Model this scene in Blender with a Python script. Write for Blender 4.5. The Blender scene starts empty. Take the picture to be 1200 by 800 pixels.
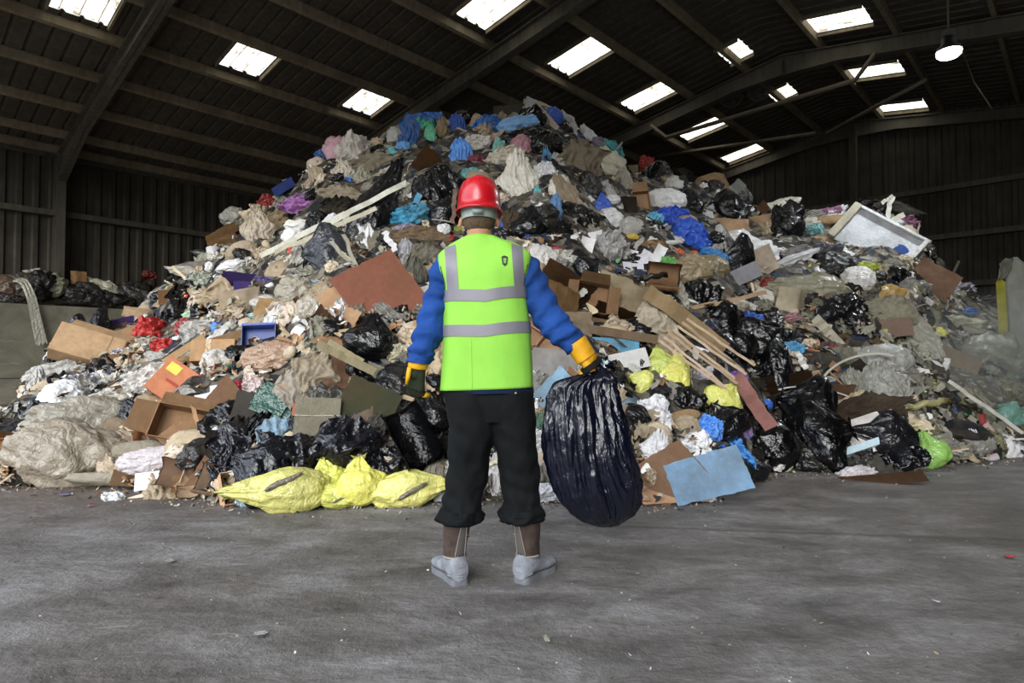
import bpy, bmesh, math, random
from mathutils import Vector, Matrix, Euler, noise
import numpy as np

sc = bpy.context.scene
COL = sc.collection
RND = random.Random(7)

# ------------------------------------------------------------------ helpers
def lin(c):
    if isinstance(c, str):
        c = c.lstrip('#'); c = [int(c[i:i+2], 16)/255 for i in (0, 2, 4)]
    return tuple(((x/12.92) if x <= .04045 else ((x+.055)/1.055)**2.4) for x in c[:3])

def link(name, me, mat=None, parent=None, smooth=False):
    o = bpy.data.objects.new(name, me)
    COL.objects.link(o)
    if mat is not None and not me.materials:
        me.materials.append(mat)
    if parent is not None:
        o.parent = parent
    if smooth and len(me.polygons):
        me.polygons.foreach_set('use_smooth', [True]*len(me.polygons))
    return o

def bm_obj(name, bm, mat=None, parent=None, smooth=False):
    me = bpy.data.meshes.new(name)
    bm.to_mesh(me); bm.free()
    return link(name, me, mat, parent, smooth)

def tag(o, label=None, cat=None, group=None, kind=None):
    if label: o['label'] = label
    if cat: o['category'] = cat
    if group: o['group'] = group
    if kind: o['kind'] = kind
    return o

def empty(name, loc=(0, 0, 0), parent=None):
    o = bpy.data.objects.new(name, None)
    COL.objects.link(o); o.location = loc
    o.empty_display_size = .1
    if parent is not None: o.parent = parent
    return o

def add_box(bm, c, s, rot=None):
    m = Matrix.Translation(c)
    if rot is not None: m = m @ rot.to_4x4()
    m = m @ Matrix.Diagonal((s[0], s[1], s[2], 1))
    return bmesh.ops.create_cube(bm, size=1, matrix=m)['verts']

def add_prism(bm, pts, a, b):
    """extrude a closed list of points by the vector b-a"""
    d = Vector(b)-Vector(a)
    v0 = [bm.verts.new(Vector(p)) for p in pts]
    v1 = [bm.verts.new(Vector(p)+d) for p in pts]
    n = len(pts)
    bm.faces.new(v0[::-1]); bm.faces.new(v1)
    for i in range(n):
        bm.faces.new((v0[i], v0[(i+1) % n], v1[(i+1) % n], v1[i]))

def frame_of(t):
    t = t.normalized()
    up = Vector((0, 0, 1)) if abs(t.z) < .95 else Vector((0, 1, 0))
    a = t.cross(up).normalized(); b = a.cross(t).normalized()
    return a, b

def add_tube(bm, pts, r, n=8, cap=True, rfun=None):
    pts = [Vector(p) for p in pts]
    rings = []
    for i, p in enumerate(pts):
        t = (pts[min(i+1, len(pts)-1)]-pts[max(i-1, 0)])
        a, b = frame_of(t)
        rr = r[i] if isinstance(r, (list, tuple)) else r
        ring = []
        for k in range(n):
            th = 2*math.pi*k/n
            q = rr if rfun is None else rr*rfun(i/(len(pts)-1), th)
            ring.append(bm.verts.new(p+a*math.cos(th)*q+b*math.sin(th)*q))
        rings.append(ring)
    for i in range(len(rings)-1):
        for k in range(n):
            bm.faces.new((rings[i][k], rings[i][(k+1) % n], rings[i+1][(k+1) % n], rings[i+1][k]))
    if cap:
        bm.faces.new(rings[0][::-1]); bm.faces.new(rings[-1])
    return rings

def add_lathe(bm, prof, n=24, axis_m=None):
    rings = []
    for (r, z) in prof:
        ring = []
        for k in range(n):
            th = 2*math.pi*k/n
            p = Vector((r*math.cos(th), r*math.sin(th), z))
            if axis_m is not None: p = axis_m @ p
            ring.append(bm.verts.new(p))
        rings.append(ring)
    for i in range(len(rings)-1):
        for k in range(n):
            bm.faces.new((rings[i][k], rings[i][(k+1) % n], rings[i+1][(k+1) % n], rings[i+1][k]))
    bm.faces.new(rings[0][::-1]); bm.faces.new(rings[-1])

def catmull(P, n):
    """smooth resample of a list of tuples"""
    P = [np.array(p, float) for p in P]
    out = []
    m = len(P)-1
    for k in range(n):
        t = k/(n-1)*m
        i = min(int(t), m-1); f = t-i
        p0 = P[max(i-1, 0)]; p1 = P[i]; p2 = P[i+1]; p3 = P[min(i+2, m)]
        out.append(.5*((2*p1)+(-p0+p2)*f+(2*p0-5*p1+4*p2-p3)*f*f+(-p0+3*p1-3*p2+p3)*f**3))
    return out

def fb(p, o=3):
    s = 0; a = 1
    for i in range(o):
        s += a*noise.noise(p); p = p*2.03+Vector((5.1, 3.3, 1.7)); a *= .5
    return s

def ridge(p, o=3):
    s = 0; a = 1
    for i in range(o):
        s += a*(1-2*abs(noise.noise(p))); p = p*1.9+Vector((3.1, 7.3, 2.7)); a *= .55
    return s

# ------------------------------------------------------------------ materials
class NT:
    def __init__(s, name):
        s.m = bpy.data.materials.new(name); s.m.use_nodes = True
        s.t = s.m.node_tree; s.n = s.t.nodes; s.l = s.t.links
        s.b = s.n['Principled BSDF']
    def node(s, ty, **kw):
        n = s.n.new(ty)
        for k, v in kw.items(): setattr(n, k, v)
        return n
    def set(s, **kw):
        for k, v in kw.items():
            s.b.inputs[k.replace('_', ' ')].default_value = v
    def link(s, a, b): s.l.new(a, b)
    def noise(s, scale, detail=4, rough=.55, vec=None, dist=0, dim='3D'):
        n = s.node('ShaderNodeTexNoise'); n.inputs['Scale'].default_value = scale
        n.inputs['Detail'].default_value = detail; n.inputs['Roughness'].default_value = rough
        n.inputs['Distortion'].default_value = dist
        if vec is not None: s.link(vec, n.inputs['Vector'])
        return n.outputs['Fac']
    def ramp(s, fac, stops, interp='LINEAR'):
        r = s.node('ShaderNodeValToRGB'); r.color_ramp.interpolation = interp
        e = r.color_ramp.elements
        while len(e) > 1: e.remove(e[-1])
        e[0].position = stops[0][0]; e[0].color = (*stops[0][1], 1)
        for p, c in stops[1:]:
            q = e.new(p); q.color = (*c, 1)
        s.link(fac, r.inputs['Fac'])
        return r.outputs['Color']
    def mix(s, fac, a, b, mode='MIX'):
        m = s.node('ShaderNodeMix', data_type='RGBA', blend_type=mode)
        if isinstance(fac, (int, float)): m.inputs[0].default_value = fac
        else: s.link(fac, m.inputs[0])
        for i, v in ((6, a), (7, b)):
            if isinstance(v, tuple): m.inputs[i].default_value = (*v[:3], 1)
            else: s.link(v, m.inputs[i])
        return m.outputs[2]
    def math(s, op, a, b=None, clamp=False):
        m = s.node('ShaderNodeMath', operation=op, use_clamp=clamp)
        for i, v in ((0, a), (1, b)):
            if v is None: continue
            if isinstance(v, (int, float)): m.inputs[i].default_value = v
            else: s.link(v, m.inputs[i])
        return m.outputs[0]
    def map(s, vec, scale=(1, 1, 1), rot=(0, 0, 0)):
        m = s.node('ShaderNodeMapping'); m.inputs['Scale'].default_value = scale
        m.inputs['Rotation'].default_value = rot
        s.link(vec, m.inputs['Vector']); return m.outputs[0]
    def coord(s, k='Object'):
        return s.node('ShaderNodeTexCoord').outputs[k]
    def geo(s): return s.node('ShaderNodeNewGeometry').outputs['Position']
    def bump(s, h, strength=.3, dist=.01):
        b = s.node('ShaderNodeBump'); b.inputs['Strength'].default_value = strength
        b.inputs['Distance'].default_value = dist
        s.link(h, b.inputs['Height']); s.link(b.outputs[0], s.b.inputs['Normal'])
    def color(s, c):
        if isinstance(c, tuple): s.b.inputs['Base Color'].default_value = (*c[:3], 1)
        else: s.link(c, s.b.inputs['Base Color'])

def obj_mat(name, rough=.5, spec=.5, dirt=.35, dirtcol='6a6253', bumps=((14, .4),), bdist=.02, dscale=5, coat=0, sss=0, metal=0):
    """a waste material: takes the object's own colour, adds grime and a crinkled surface"""
    m = NT(name)
    oi = m.node('ShaderNodeObjectInfo')
    g = m.geo()
    off = m.node('ShaderNodeVectorMath', operation='ADD')
    m.link(g, off.inputs[0]); 
    sc_ = m.node('ShaderNodeVectorMath', operation='SCALE'); sc_.inputs[0].default_value = (17, 31, 7)
    m.link(oi.outputs['Random'], sc_.inputs['Scale']); m.link(sc_.outputs[0], off.inputs[1])
    v = off.outputs[0]
    n1 = m.noise(dscale, 6, .62, v)
    f = m.math('MULTIPLY', m.ramp(n1, [(.42, (0, 0, 0)), (.72, (1, 1, 1))]), dirt)
    n2 = m.noise(dscale*6, 3, .6, v)
    c = m.mix(.5, oi.outputs['Color'], m.ramp(n2, [(.3, (.72, .72, .72)), (.7, (1.1, 1.1, 1.1))]), 'MULTIPLY')
    c = m.mix(f, c, lin(dirtcol))
    m.color(c)
    m.set(Roughness=rough, Metallic=metal)
    m.b.inputs['Specular IOR Level'].default_value = spec
    if coat: m.b.inputs['Coat Weight'].default_value = coat
    h = None
    for sc2, st in bumps:
        t = m.noise(sc2, 3, .5, v, dist=.6)
        t = m.math('MULTIPLY', m.math('ABSOLUTE', m.math('SUBTRACT', t, .5)), st)
        h = t if h is None else m.math('ADD', h, t)
    m.bump(h, 1, bdist)
    return m.m

def plain(name, col, rough=.6, metal=0, bump=None, spec=.5, var=.25, vs=8, col2=None):
    m = NT(name)
    g = m.coord('Object')
    n = m.noise(vs, 5, .6, g)
    c1 = lin(col); c2 = lin(col2) if col2 else tuple(x*(1-var) for x in c1)
    m.color(m.ramp(n, [(.35, c2), (.62, c1)]))
    m.set(Roughness=rough, Metallic=metal)
    m.b.inputs['Specular IOR Level'].default_value = spec
    if bump: m.bump(m.noise(bump[0], 4, .6, g), bump[1], bump[2])
    return m.m

# ------------------------------------------------------------------ camera
CAM_H = 1.03; FPX = 725.0; PITCH = math.atan(22/725)
cam_d = bpy.data.cameras.new('camera'); cam = bpy.data.objects.new('camera', cam_d)
COL.objects.link(cam); sc.camera = cam
cam_d.sensor_width = 36; cam_d.lens = FPX/1200*36
cam_d.clip_end = 200; cam_d.clip_start = .05
cam.location = (0, 0, CAM_H); cam.rotation_euler = (math.pi/2+PITCH, 0, 0)
CAMP = Vector((0, 0, CAM_H))

def ray(px, py):
    """direction of the photograph's line of sight, forward component about 1"""
    x = (px-600)/FPX; y = (400-py)/FPX
    return Vector((x, math.cos(PITCH)-y*math.sin(PITCH), math.sin(PITCH)+y*math.cos(PITCH)))

def at_y(px, py, Y):
    d = ray(px, py); return CAMP+d*(Y/d.y)

# ------------------------------------------------------------------ building axes
TH = math.radians(43.1)
LV = Vector((math.sin(TH), math.cos(TH), 0)); WV = Vector((-math.cos(TH), math.sin(TH), 0))
BM = Matrix(((LV.x, WV.x, 0, 0), (LV.y, WV.y, 0, 0), (0, 0, 1, 0), (0, 0, 0, 1)))   # building (l, w, z) -> world
W_RIDGE = 5.4; W_LEFT = 19.7; W_RIGHT = 2*W_RIDGE-W_LEFT; L_FRONT = -2.4; L_BACK = 21.6
SL = .158; ZR = 8.75
def zroof(w): return ZR-SL*abs(w-W_RIDGE)
def on_plane_l(px, py, l):
    d = ray(px, py); t = l/(d.dot(LV)); p = CAMP+d*t
    return Vector((l, p.dot(WV), p.z))
# ------------------------------------------------------------------ the hall
def bobj(name, bm, mat, parent=None, smooth=False, kind='structure'):
    o = bm_obj(name, bm, mat, parent, smooth)
    if parent is None:
        o.matrix_world = BM
        if kind: o['kind'] = kind
    return o

def mat_sheet(name, c1, c2, rough=.75):
    m = NT(name); g = m.coord('Object')
    n = m.noise(.9, 6, .65, g); n2 = m.noise(3, 5, .6, m.map(g, (3, 3, .35)))
    c = m.ramp(n, [(.35, lin(c1)), (.7, lin(c2))])
    c = m.mix(.55, c, m.ramp(n2, [(.35, (.45, .42, .36)), (.65, (1, 1, 1))]), 'MULTIPLY')
    m.color(c); m.set(Roughness=rough, Metallic=0)
    m.b.inputs['Specular IOR Level'].default_value = .25
    return m.m
M_ROOF = mat_sheet('roof_sheeting', '4c4840', '5e584d')
M_WALL = mat_sheet('wall_sheeting', '3f3c33', '57524a')
M_STEEL = mat_sheet('dusty_steel', '55524a', '6c6658', .7)
M_PURLIN = mat_sheet('dusty_purlin', '7a6f5a', '948871', .8)

def mat_floor():
    m = NT('concrete_yard_floor'); g = m.coord('Object')
    big = m.noise(.35, 5, .6, g, .6)
    mid = m.noise(1.7, 10, .74, m.map(g, (1, 1.9, 1), (0, 0, .3)), .35)
    fine = m.noise(22, 5, .7, g)
    c = m.ramp(mid, [(.34, lin('625f5c')), (.5, lin('8b8784')), (.68, lin('b3b1b1'))])
    c = m.mix(.7, c, m.ramp(big, [(.36, lin('8f8578')), (.5, lin('b6b4b2')), (.64, lin('d2d3d6'))]), 'MULTIPLY')
    c = m.mix(.5, c, m.ramp(fine, [(.3, (.5, .5, .5)), (.6, (1.15, 1.15, 1.15))]), 'MULTIPLY')
    # rust-brown wet film along the foot of the heap on the left
    gx = m.node('ShaderNodeSeparateXYZ'); m.link(g, gx.inputs[0])
    st = m.math('MULTIPLY', m.math('SUBTRACT', gx.outputs[1], m.math('MULTIPLY', gx.outputs[0], -.06)), 1)
    band = m.math('MULTIPLY', m.ramp(m.math('ADD', m.math('MULTIPLY', st, .1), m.math('MULTIPLY', big, .12)), [(.44, (0, 0, 0)), (.50, (1, 1, 1)), (.62, (0, 0, 0))]),
                  m.ramp(gx.outputs[0], [(0, (0, 0, 0))]))
    left = m.math('LESS_THAN', gx.outputs[0], -1.2)
    band2 = m.math('MULTIPLY', m.math('MULTIPLY', m.ramp(m.math('ADD', m.math('MULTIPLY', gx.outputs[1], .1), m.math('MULTIPLY', mid, .1)), [(.46, (0, 0, 0)), (.54, (1, 1, 1))]), m.ramp(m.math('ADD', m.math('MULTIPLY', gx.outputs[0], -.2), m.math('MULTIPLY', big, .6)), [(.45, (0, 0, 0)), (.75, (1, 1, 1))])), .5)
    c = m.mix(band2, c, lin('5e4a3a'))
    # slab joint
    j = m.math('SUBTRACT', m.math('ADD', gx.outputs[1], m.math('MULTIPLY', gx.outputs[0], .13)), m.math('ADD', 3.92, m.math('MULTIPLY', m.noise(3, 4, .6, g), .08)))
    jm = m.math('MULTIPLY', m.ramp(m.math('ABSOLUTE', j), [(0, (1, 1, 1)), (.02, (.6, .6, .6)), (.05, (0, 0, 0))]), m.math('GREATER_THAN', gx.outputs[0], .4))
    c = m.mix(m.math('MULTIPLY', jm, .6), c, lin('35322e'))
    # pale grit
    v = m.node('ShaderNodeTexVoronoi'); v.inputs['Scale'].default_value = 9; m.link(g, v.inputs['Vector'])
    spk = m.math('MULTIPLY', m.math('LESS_THAN', v.outputs['Distance'], .06), m.math('GREATER_THAN', m.noise(4, 2, .5, g), .52))
    c = m.mix(spk, c, lin('a9a59a'))
    m.color(c)
    m.link(m.ramp(mid, [(.3, (.5, .5, .5)), (.65, (.8, .8, .8))]), m.b.inputs['Roughness'])
    m.b.inputs['Specular IOR Level'].default_value = .35
    m.bump(m.math('ADD', m.math('MULTIPLY', mid, 1.0), m.math('MULTIPLY', fine, .6)), .7, .04)
    return m.m
M_FLOOR = mat_floor()

bm = bmesh.new()
vs = [bm.verts.new(BM @ Vector(p)) for p in ((-16, -25, 0), (L_BACK+.4, -25, 0), (L_BACK+.4, W_LEFT+.4, 0), (-16, W_LEFT+.4, 0))]
f = bm.faces.new(vs)
if f.normal.z < 0: f.normal_flip()
floor = bm_obj('floor', bm, M_FLOOR); floor['kind'] = 'structure'

# roof skylights: (l0, l1, w0, w1)
SKY = []
for l0 in (-.7, 2.3, 5.27, 8.24, 11.15, 14.2, 17.4, 20.5):
    l1 = l0+.92
    SKY.append((l0, l1, 12.6, 13.66))
    SKY.append((l0, l1, 8.0, 9.36))
    SKY.append((l0, l1, 3.32, 4.62)); SKY.append((l0, l1, -1.3, 0.0))
    if 13 < l0 < 19: SKY.append((l0, l1, 5.95, 6.55))
PER = .305
def prof(l):
    """trapezoid corrugation, height over the sheet"""
    f = (l/PER) % 1
    return .045*max(0, min(1, (f-.08)/.1) - max(0, (f-.32)/.1) if f < .42 else 0) if f > .08 else 0
def corrug_l(l0, l1):
    k0 = math.floor(l0/PER)-1; out = {round(l0, 4), round(l1, 4)}
    for k in range(k0, int(l1/PER)+2):
        for f in (.08, .18, .32, .42):
            l = (k+f)*PER
            if l0 < l < l1: out.add(round(l, 4))
    return sorted(out)
bm = bmesh.new()
ls = set(corrug_l(L_FRONT, L_BACK))
for s in SKY: ls |= {s[0], s[1]}
ls = sorted(ls)
ws = {W_LEFT, W_RIDGE, W_RIGHT}
for s in SKY: ws |= {s[2], s[3]}
ws = sorted(ws)
grid = [[bm.verts.new((l, w, zroof(w)+prof(l))) for w in ws] for l in ls]
for i in range(len(ls)-1):
    for j in range(len(ws)-1):
        lm = (ls[i]+ls[i+1])/2; wm = (ws[j]+ws[j+1])/2
        if any(s[0] < lm < s[1] and s[2] < wm < s[3] for s in SKY): continue
        bm.faces.new((grid[i][j], grid[i][j+1], grid[i+1][j+1], grid[i+1][j]))
ceil = bobj('ceiling', bm, M_ROOF)
sol = ceil.modifiers.new('s', 'SOLIDIFY'); sol.thickness = .02; sol.offset = 1

# translucent roof lights
def mat_sky():
    m = NT('weathered_rooflight'); g = m.coord('Object')
    s = m.noise(1, 5, .7, m.map(g, (9, .8, 9)))
    n = m.noise(5, 5, .7, g)
    stain = m.math('MULTIPLY', m.ramp(s, [(.42, (0, 0, 0)), (.56, (1, 1, 1))]), m.ramp(n, [(.30, (0, 0, 0)), (.58, (1, 1, 1))]))
    c = m.mix(m.math('MULTIPLY', stain, .955), (1, 1, .95), (.10, .07, .03))
    gx = m.node('ShaderNodeSeparateXYZ'); m.link(g, gx.inputs[0])
    fr = m.math('FRACT', m.math('ADD', m.math('DIVIDE', gx.outputs[0], .305), .02))
    rib = m.ramp(fr, [(0, (1, 1, 1)), (.07, (.07, .055, .03)), (.17, (.09, .07, .045)), (.26, (1, 1, 1)), (.5, (1, 1, .98)), (.55, (.45, .42, .34)), (.6, (1, 1, .98))])
    c = m.mix(1.0, c, rib, 'MULTIPLY')
    m.color(lin('d8d6cc')); m.set(Roughness=.5)
    m.link(c, m.b.inputs['Emission Color']); m.b.inputs['Emission Strength'].default_value = SKYLIGHT_E
    return m.m
SKYLIGHT_E = 2.0
M_SKY = mat_sky()
for k, (l0, l1, w0, w1) in enumerate(SKY):
    bm = bmesh.new()
    lk = corrug_l(l0, l1)
    g0 = [[bm.verts.new((l, w, zroof(w)+prof(l)+.004)) for w in (w0, w1)] for l in lk]
    for i in range(len(lk)-1):
        bm.faces.new((g0[i][0], g0[i][1], g0[i+1][1], g0[i+1][0]))
    bobj('window_%d' % (k+1), bm, M_SKY)
    bm = bmesh.new()     # timber trimmers around the light
    for (a, b) in (((l0-.03, w0), (l0-.03, w1)), ((l1+.03, w0), (l1+.03, w1))):
        pts = [(a[0]-.02, a[1], zroof(a[1])-.09), (a[0]+.02, a[1], zroof(a[1])-.09), (a[0]+.02, a[1], zroof(a[1])), (a[0]-.02, a[1], zroof(a[1]))]
        add_prism(bm, pts, (0, a[1], zroof(a[1])), (0, b[1], zroof(b[1])))
    fr_ = bobj('trim_%d' % (k+1), bm, M_PURLIN)

# purlins (Z-sections along the hall), both slopes
pw = [19.3, 18.38, 16.9, 15.38, 13.86, 12.4, 10.9, 9.55, 7.85, 6.3]
for w in pw + [2*W_RIDGE-x for x in pw[2:]]:
    bm = bmesh.new(); z = zroof(w)-.005; s = 1 if w > W_RIDGE else -1
    pts = [(L_FRONT, w-.03, z), (L_FRONT, w+.055, z), (L_FRONT, w+.055, z-.05), (L_FRONT, w+.025, z-.15), (L_FRONT, w+.075, z-.175), (L_FRONT, w+.07, z-.195), (L_FRONT, w-.01, z-.165), (L_FRONT, w-.03, z-.05)]
    add_prism(bm, pts, (L_FRONT, 0, 0), (L_BACK-.1, 0, 0))
    bobj('roof_purlin', bm, M_PURLIN)

# portal frames: rafters + column
def i_beam(bm, p0, p1, depth0, depth1, fl=.2, th=.03, up=Vector((0, 0, 1))):
    """I section running p0->p1 (top edge), deepening downwards"""
    p0 = Vector(p0); p1 = Vector(p1); d = (p1-p0).normalized(); side = Vector((1, 0, 0)); nrm = d.cross(side).normalized()
    if nrm.dot(up) > 0: nrm = -nrm
    def quadbox(a0, a1, b0, b1, hw):
        vs = []
        for p in (a0, a1, b1, b0):
            vs.append(bm.verts.new(p-side*hw)); vs.append(bm.verts.new(p+side*hw))
        for idx in ((0, 2, 4, 6), (7, 5, 3, 1), (0, 1, 3, 2), (2, 3, 5, 4), (4, 5, 7, 6), (6, 7, 1, 0)):
            bm.faces.new([vs[i] for i in idx])
    quadbox(p0, p1, p0+nrm*depth0, p1+nrm*depth1, th/3)
    quadbox(p0, p1, p0+nrm*th, p1+nrm*th, fl/2)
    quadbox(p0+nrm*(depth0-th), p1+nrm*(depth1-th), p0+nrm*depth0, p1+nrm*depth1, fl/2)
for l in (-2.3, 3.6, 9.6, 15.6, 21.45):
    for side in (1, -1):
        bm = bmesh.new()
        we = W_RIDGE+side*(W_LEFT-W_RIDGE-.45)
        wh = W_RIDGE+side*(W_LEFT-W_RIDGE-2.6)
        top = lambda w: (l, w, zroof(w)-.19)
        i_beam(bm, top(W_RIDGE), top(W_RIDGE+side*1.3), .52, .36)
        i_beam(bm, top(W_RIDGE+side*1.3), top(wh), .36, .36)
        i_beam(bm, top(wh), top(we), .36, .75)
        bmesh.ops.recalc_face_normals(bm, faces=bm.faces)
        bobj('roof_rafter', bm, M_STEEL)
        bm = bmesh.new()
        we = W_RIDGE+side*(W_LEFT-W_RIDGE-.12)
        i_beam(bm, (l, we, 0), (l, we, zroof(we)-.2), .38, .38, up=Vector((0, side, 0)))
        bmesh.ops.recalc_face_normals(bm, faces=bm.faces)
        bobj('column_%s' % ('left' if side > 0 else 'right'), bm, M_STEEL)

# sheeted walls (vertical ribs)
def sheet_wall(name, a, b, ztop, inward, mat, z0=0):
    a = Vector(a); b = Vector(b); d = (b-a); Ln = d.length; d.normalize(); inward = Vector(inward)
    P = .34; us = {0.0, Ln}
    for k in range(int(Ln/P)+2):
        for f in (.1, .22, .5, .62):
            if 0 < (k+f)*P < Ln: us.add((k+f)*P)
    us = sorted(us); bm = bmesh.new(); prev = None
    for u in us:
        f = (u/P) % 1
        h = .05 if .2 < f < .52 else 0
        p = a+d*u+inward*h
        zt = ztop(a+d*u)
        cur = (bm.verts.new((p.x, p.y, z0)), bm.verts.new((p.x, p.y, zt)))
        if prev: bm.faces.new((prev[0], cur[0], cur[1], prev[1]))
        prev = cur
    return bobj(name, bm, mat)
sheet_wall('wall_left', (L_FRONT, W_LEFT, 0), (L_BACK, W_LEFT, 0), lambda p: zroof(p.y)+.02, (0, -1, 0), M_WALL)
sheet_wall('wall_right', (L_FRONT, W_RIGHT, 0), (L_BACK, W_RIGHT, 0), lambda p: zroof(p.y)+.02, (0, 1, 0), M_WALL)
# the gable needs a vertex at the ridge, so it is two halves in one mesh
bm = bmesh.new(); P = .34; us = {W_RIGHT, W_LEFT, W_RIDGE}; w = W_RIGHT
while w < W_LEFT:
    for f in (.1, .22, .5, .62):
        if w+f*P < W_LEFT: us.add(w+f*P)
    w += P
prev = None
for u in sorted(us):
    f = ((u-W_RIGHT)/P) % 1; h = .05 if .2 < f < .52 else 0
    cur = (bm.verts.new((L_BACK-h, u, 0)), bm.verts.new((L_BACK-h, u, zroof(u)+.02)))
    if prev: bm.faces.new((prev[0], cur[0], cur[1], prev[1]))
    prev = cur
bobj('wall_back', bm, M_WALL)

# sheeting rails
n_t = len(SKY)
def rail(a, b, s=.16):
    global n_t
    n_t += 1
    bm = bmesh.new(); a = Vector(a); b = Vector(b); m = (a+b)/2; d = b-a
    size = (abs(d.x)+.001 if abs(d.x) > 1 else .08, abs(d.y)+.001 if abs(d.y) > 1 else .08, s)
    add_box(bm, m, size)
    size2 = (size[0], size[1]+.06 if abs(d.x) > 1 else size[1], .025) if abs(d.x) > 1 else (size[0]+.06, size[1], .025)
    add_box(bm, m-Vector((0, 0, s/2)), size2)
    bobj('trim_%d' % n_t, bm, M_STEEL)
for z in (3.05, 4.85, 6.42):
    rail((L_FRONT, W_LEFT-.14, z), (L_BACK, W_LEFT-.14, z), .14 if z < 6 else .26)
for z in (3.2, 4.6, 6.0):
    rail((L_BACK-.14, W_RIGHT+.2, z), (L_BACK-.14, W_LEFT-.2, z), .14)
for w in (11.5, 5.4, -0.8):
    n_t += 1; bm = bmesh.new(); i_beam(bm, (L_BACK-.3, w, 0), (L_BACK-.3, w, zroof(w)-.4), .2, .2, up=Vector((0, 1, 0)))
    bmesh.ops.recalc_face_normals(bm, faces=bm.faces); bobj('trim_%d' % n_t, bm, M_STEEL)

# concrete push wall in front of the left sheeting
def mat_push():
    m = NT('scraped_concrete'); g = m.coord('Object')
    n = m.noise(1.1, 7, .65, g, 1); s = m.noise(1.2, 6, .7, m.map(g, (.7, 1, 5), (0, .5, 0)))
    c = m.ramp(n, [(.3, lin('565346')), (.65, lin('7d7968'))])
    c = m.mix(m.ramp(s, [(.6, (0, 0, 0)), (.72, (.6, .6, .6))]), c, lin('a6a394'))
    gx = m.node('ShaderNodeSeparateXYZ'); m.link(g, gx.inputs[0])
    j = m.math('LESS_THAN', m.math('ABSOLUTE', m.math('SUBTRACT', gx.outputs[2], .62)), .012)
    c = m.mix(j, c, lin('2f2d27'))
    m.color(c); m.set(Roughness=.8); m.bump(n, .4, .03)
    return m.m
M_PUSH = mat_push()
bm = bmesh.new()
add_box(bm, ((L_FRONT+L_BACK)/2-.2, 18.55, 1.16), (L_BACK-L_FRONT-.6, 1.5, 2.32))
bmesh.ops.bevel(bm, geom=list(bm.edges), offset=.03, segments=2, affect='EDGES')
o = bobj('wall_push', bm, M_PUSH)

# ---- tubes and braces under the roof
M_TUBE = plain('dusty_tube', '6b604f', .7)
def tube_obj(name, pts, r, label, mat=M_TUBE, cat='pipe', group=None, kind=None):
    bm = bmesh.new(); add_tube(bm, [BM @ Vector(p) for p in pts], r, 10)
    o = bm_obj(name, bm, mat, smooth=True); tag(o, label, cat, group, kind); return o
a = on_plane_l(763, 147, 15.3); b = on_plane_l(781, 161, 15.3); c = on_plane_l(1002, 94, 15.3); d = on_plane_l(1026, 62, 15.3)
tube_obj('hanging_pipe', [a, b, c, d], .055, 'long dusty pipe hung under the roof ridge with upturned ends', cat='pipe')
a = on_plane_l(720, 190, 18.5); b = on_plane_l(955, 156, 18.5)
tube_obj('bracing_tube', [a, b], .05, 'thin straight tube crossing low under the rooflights above the heap', cat='tube')
a = on_plane_l(969, 156, 18.6); b = on_plane_l(1086, 93, 16.2)
tube_obj('bracing_tube', [a, b], .05, 'sloping brace tube in front of the farthest rooflight', cat='tube')
a = on_plane_l(1128, 60, 15.0); b = on_plane_l(1163, 128, 15.0)
tube_obj('hanging_cable', [a, (a+b)/2+Vector((0, .05, -.03)), b], .012, 'thin cable drooping from the roof beside the lit lamp', cat='cable')

# ---- high bay lamp
def M_emit(name, col, e):
    m = NT(name); m.color(lin(col)); m.link(m.ramp(m.noise(3, 1), [(0, lin(col)), (1, lin(col))]), m.b.inputs['Emission Color'])
    m.b.inputs['Emission Strength'].default_value = e; return m.m
lp = BM @ on_plane_l(1112, 60, 11.0)
lamp = empty('high_bay_lamp', lp); 
tag(lamp, 'lit round high bay lamp glaring white under the dark roof', 'lamp')
bm = bmesh.new(); add_lathe(bm, [(.05, .22), (.09, .2), (.1, .1), (.15, .05), (.17, 0), (.165, -.01), (.15, .0)], 28)
bm_obj('housing', bm, plain('lamp_housing', '3a3a3c', .4, .6), lamp, True)
bm = bmesh.new(); add_lathe(bm, [(.16, -.004), (.155, -.05), (.12, -.085), (.06, -.10), (.02, -.105)], 28)
bm_obj('lens', bm, M_emit('lamp_lens', 'f4fbff', 260), lamp, True)
bm = bmesh.new(); ztop = (zroof((BM.inverted() @ lp).y)-.2)-lp.z
add_tube(bm, [(0, 0, .2), (0, 0, ztop)], .015, 8)
bm_obj('rod', bm, M_TUBE, lamp, True)
bm = bmesh.new(); add_box(bm, (0, 0, .27), (.14, .1, .1)); bm_obj('driver_box', bm, plain('driver_box', '4b4b4d', .5), lamp)

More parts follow.
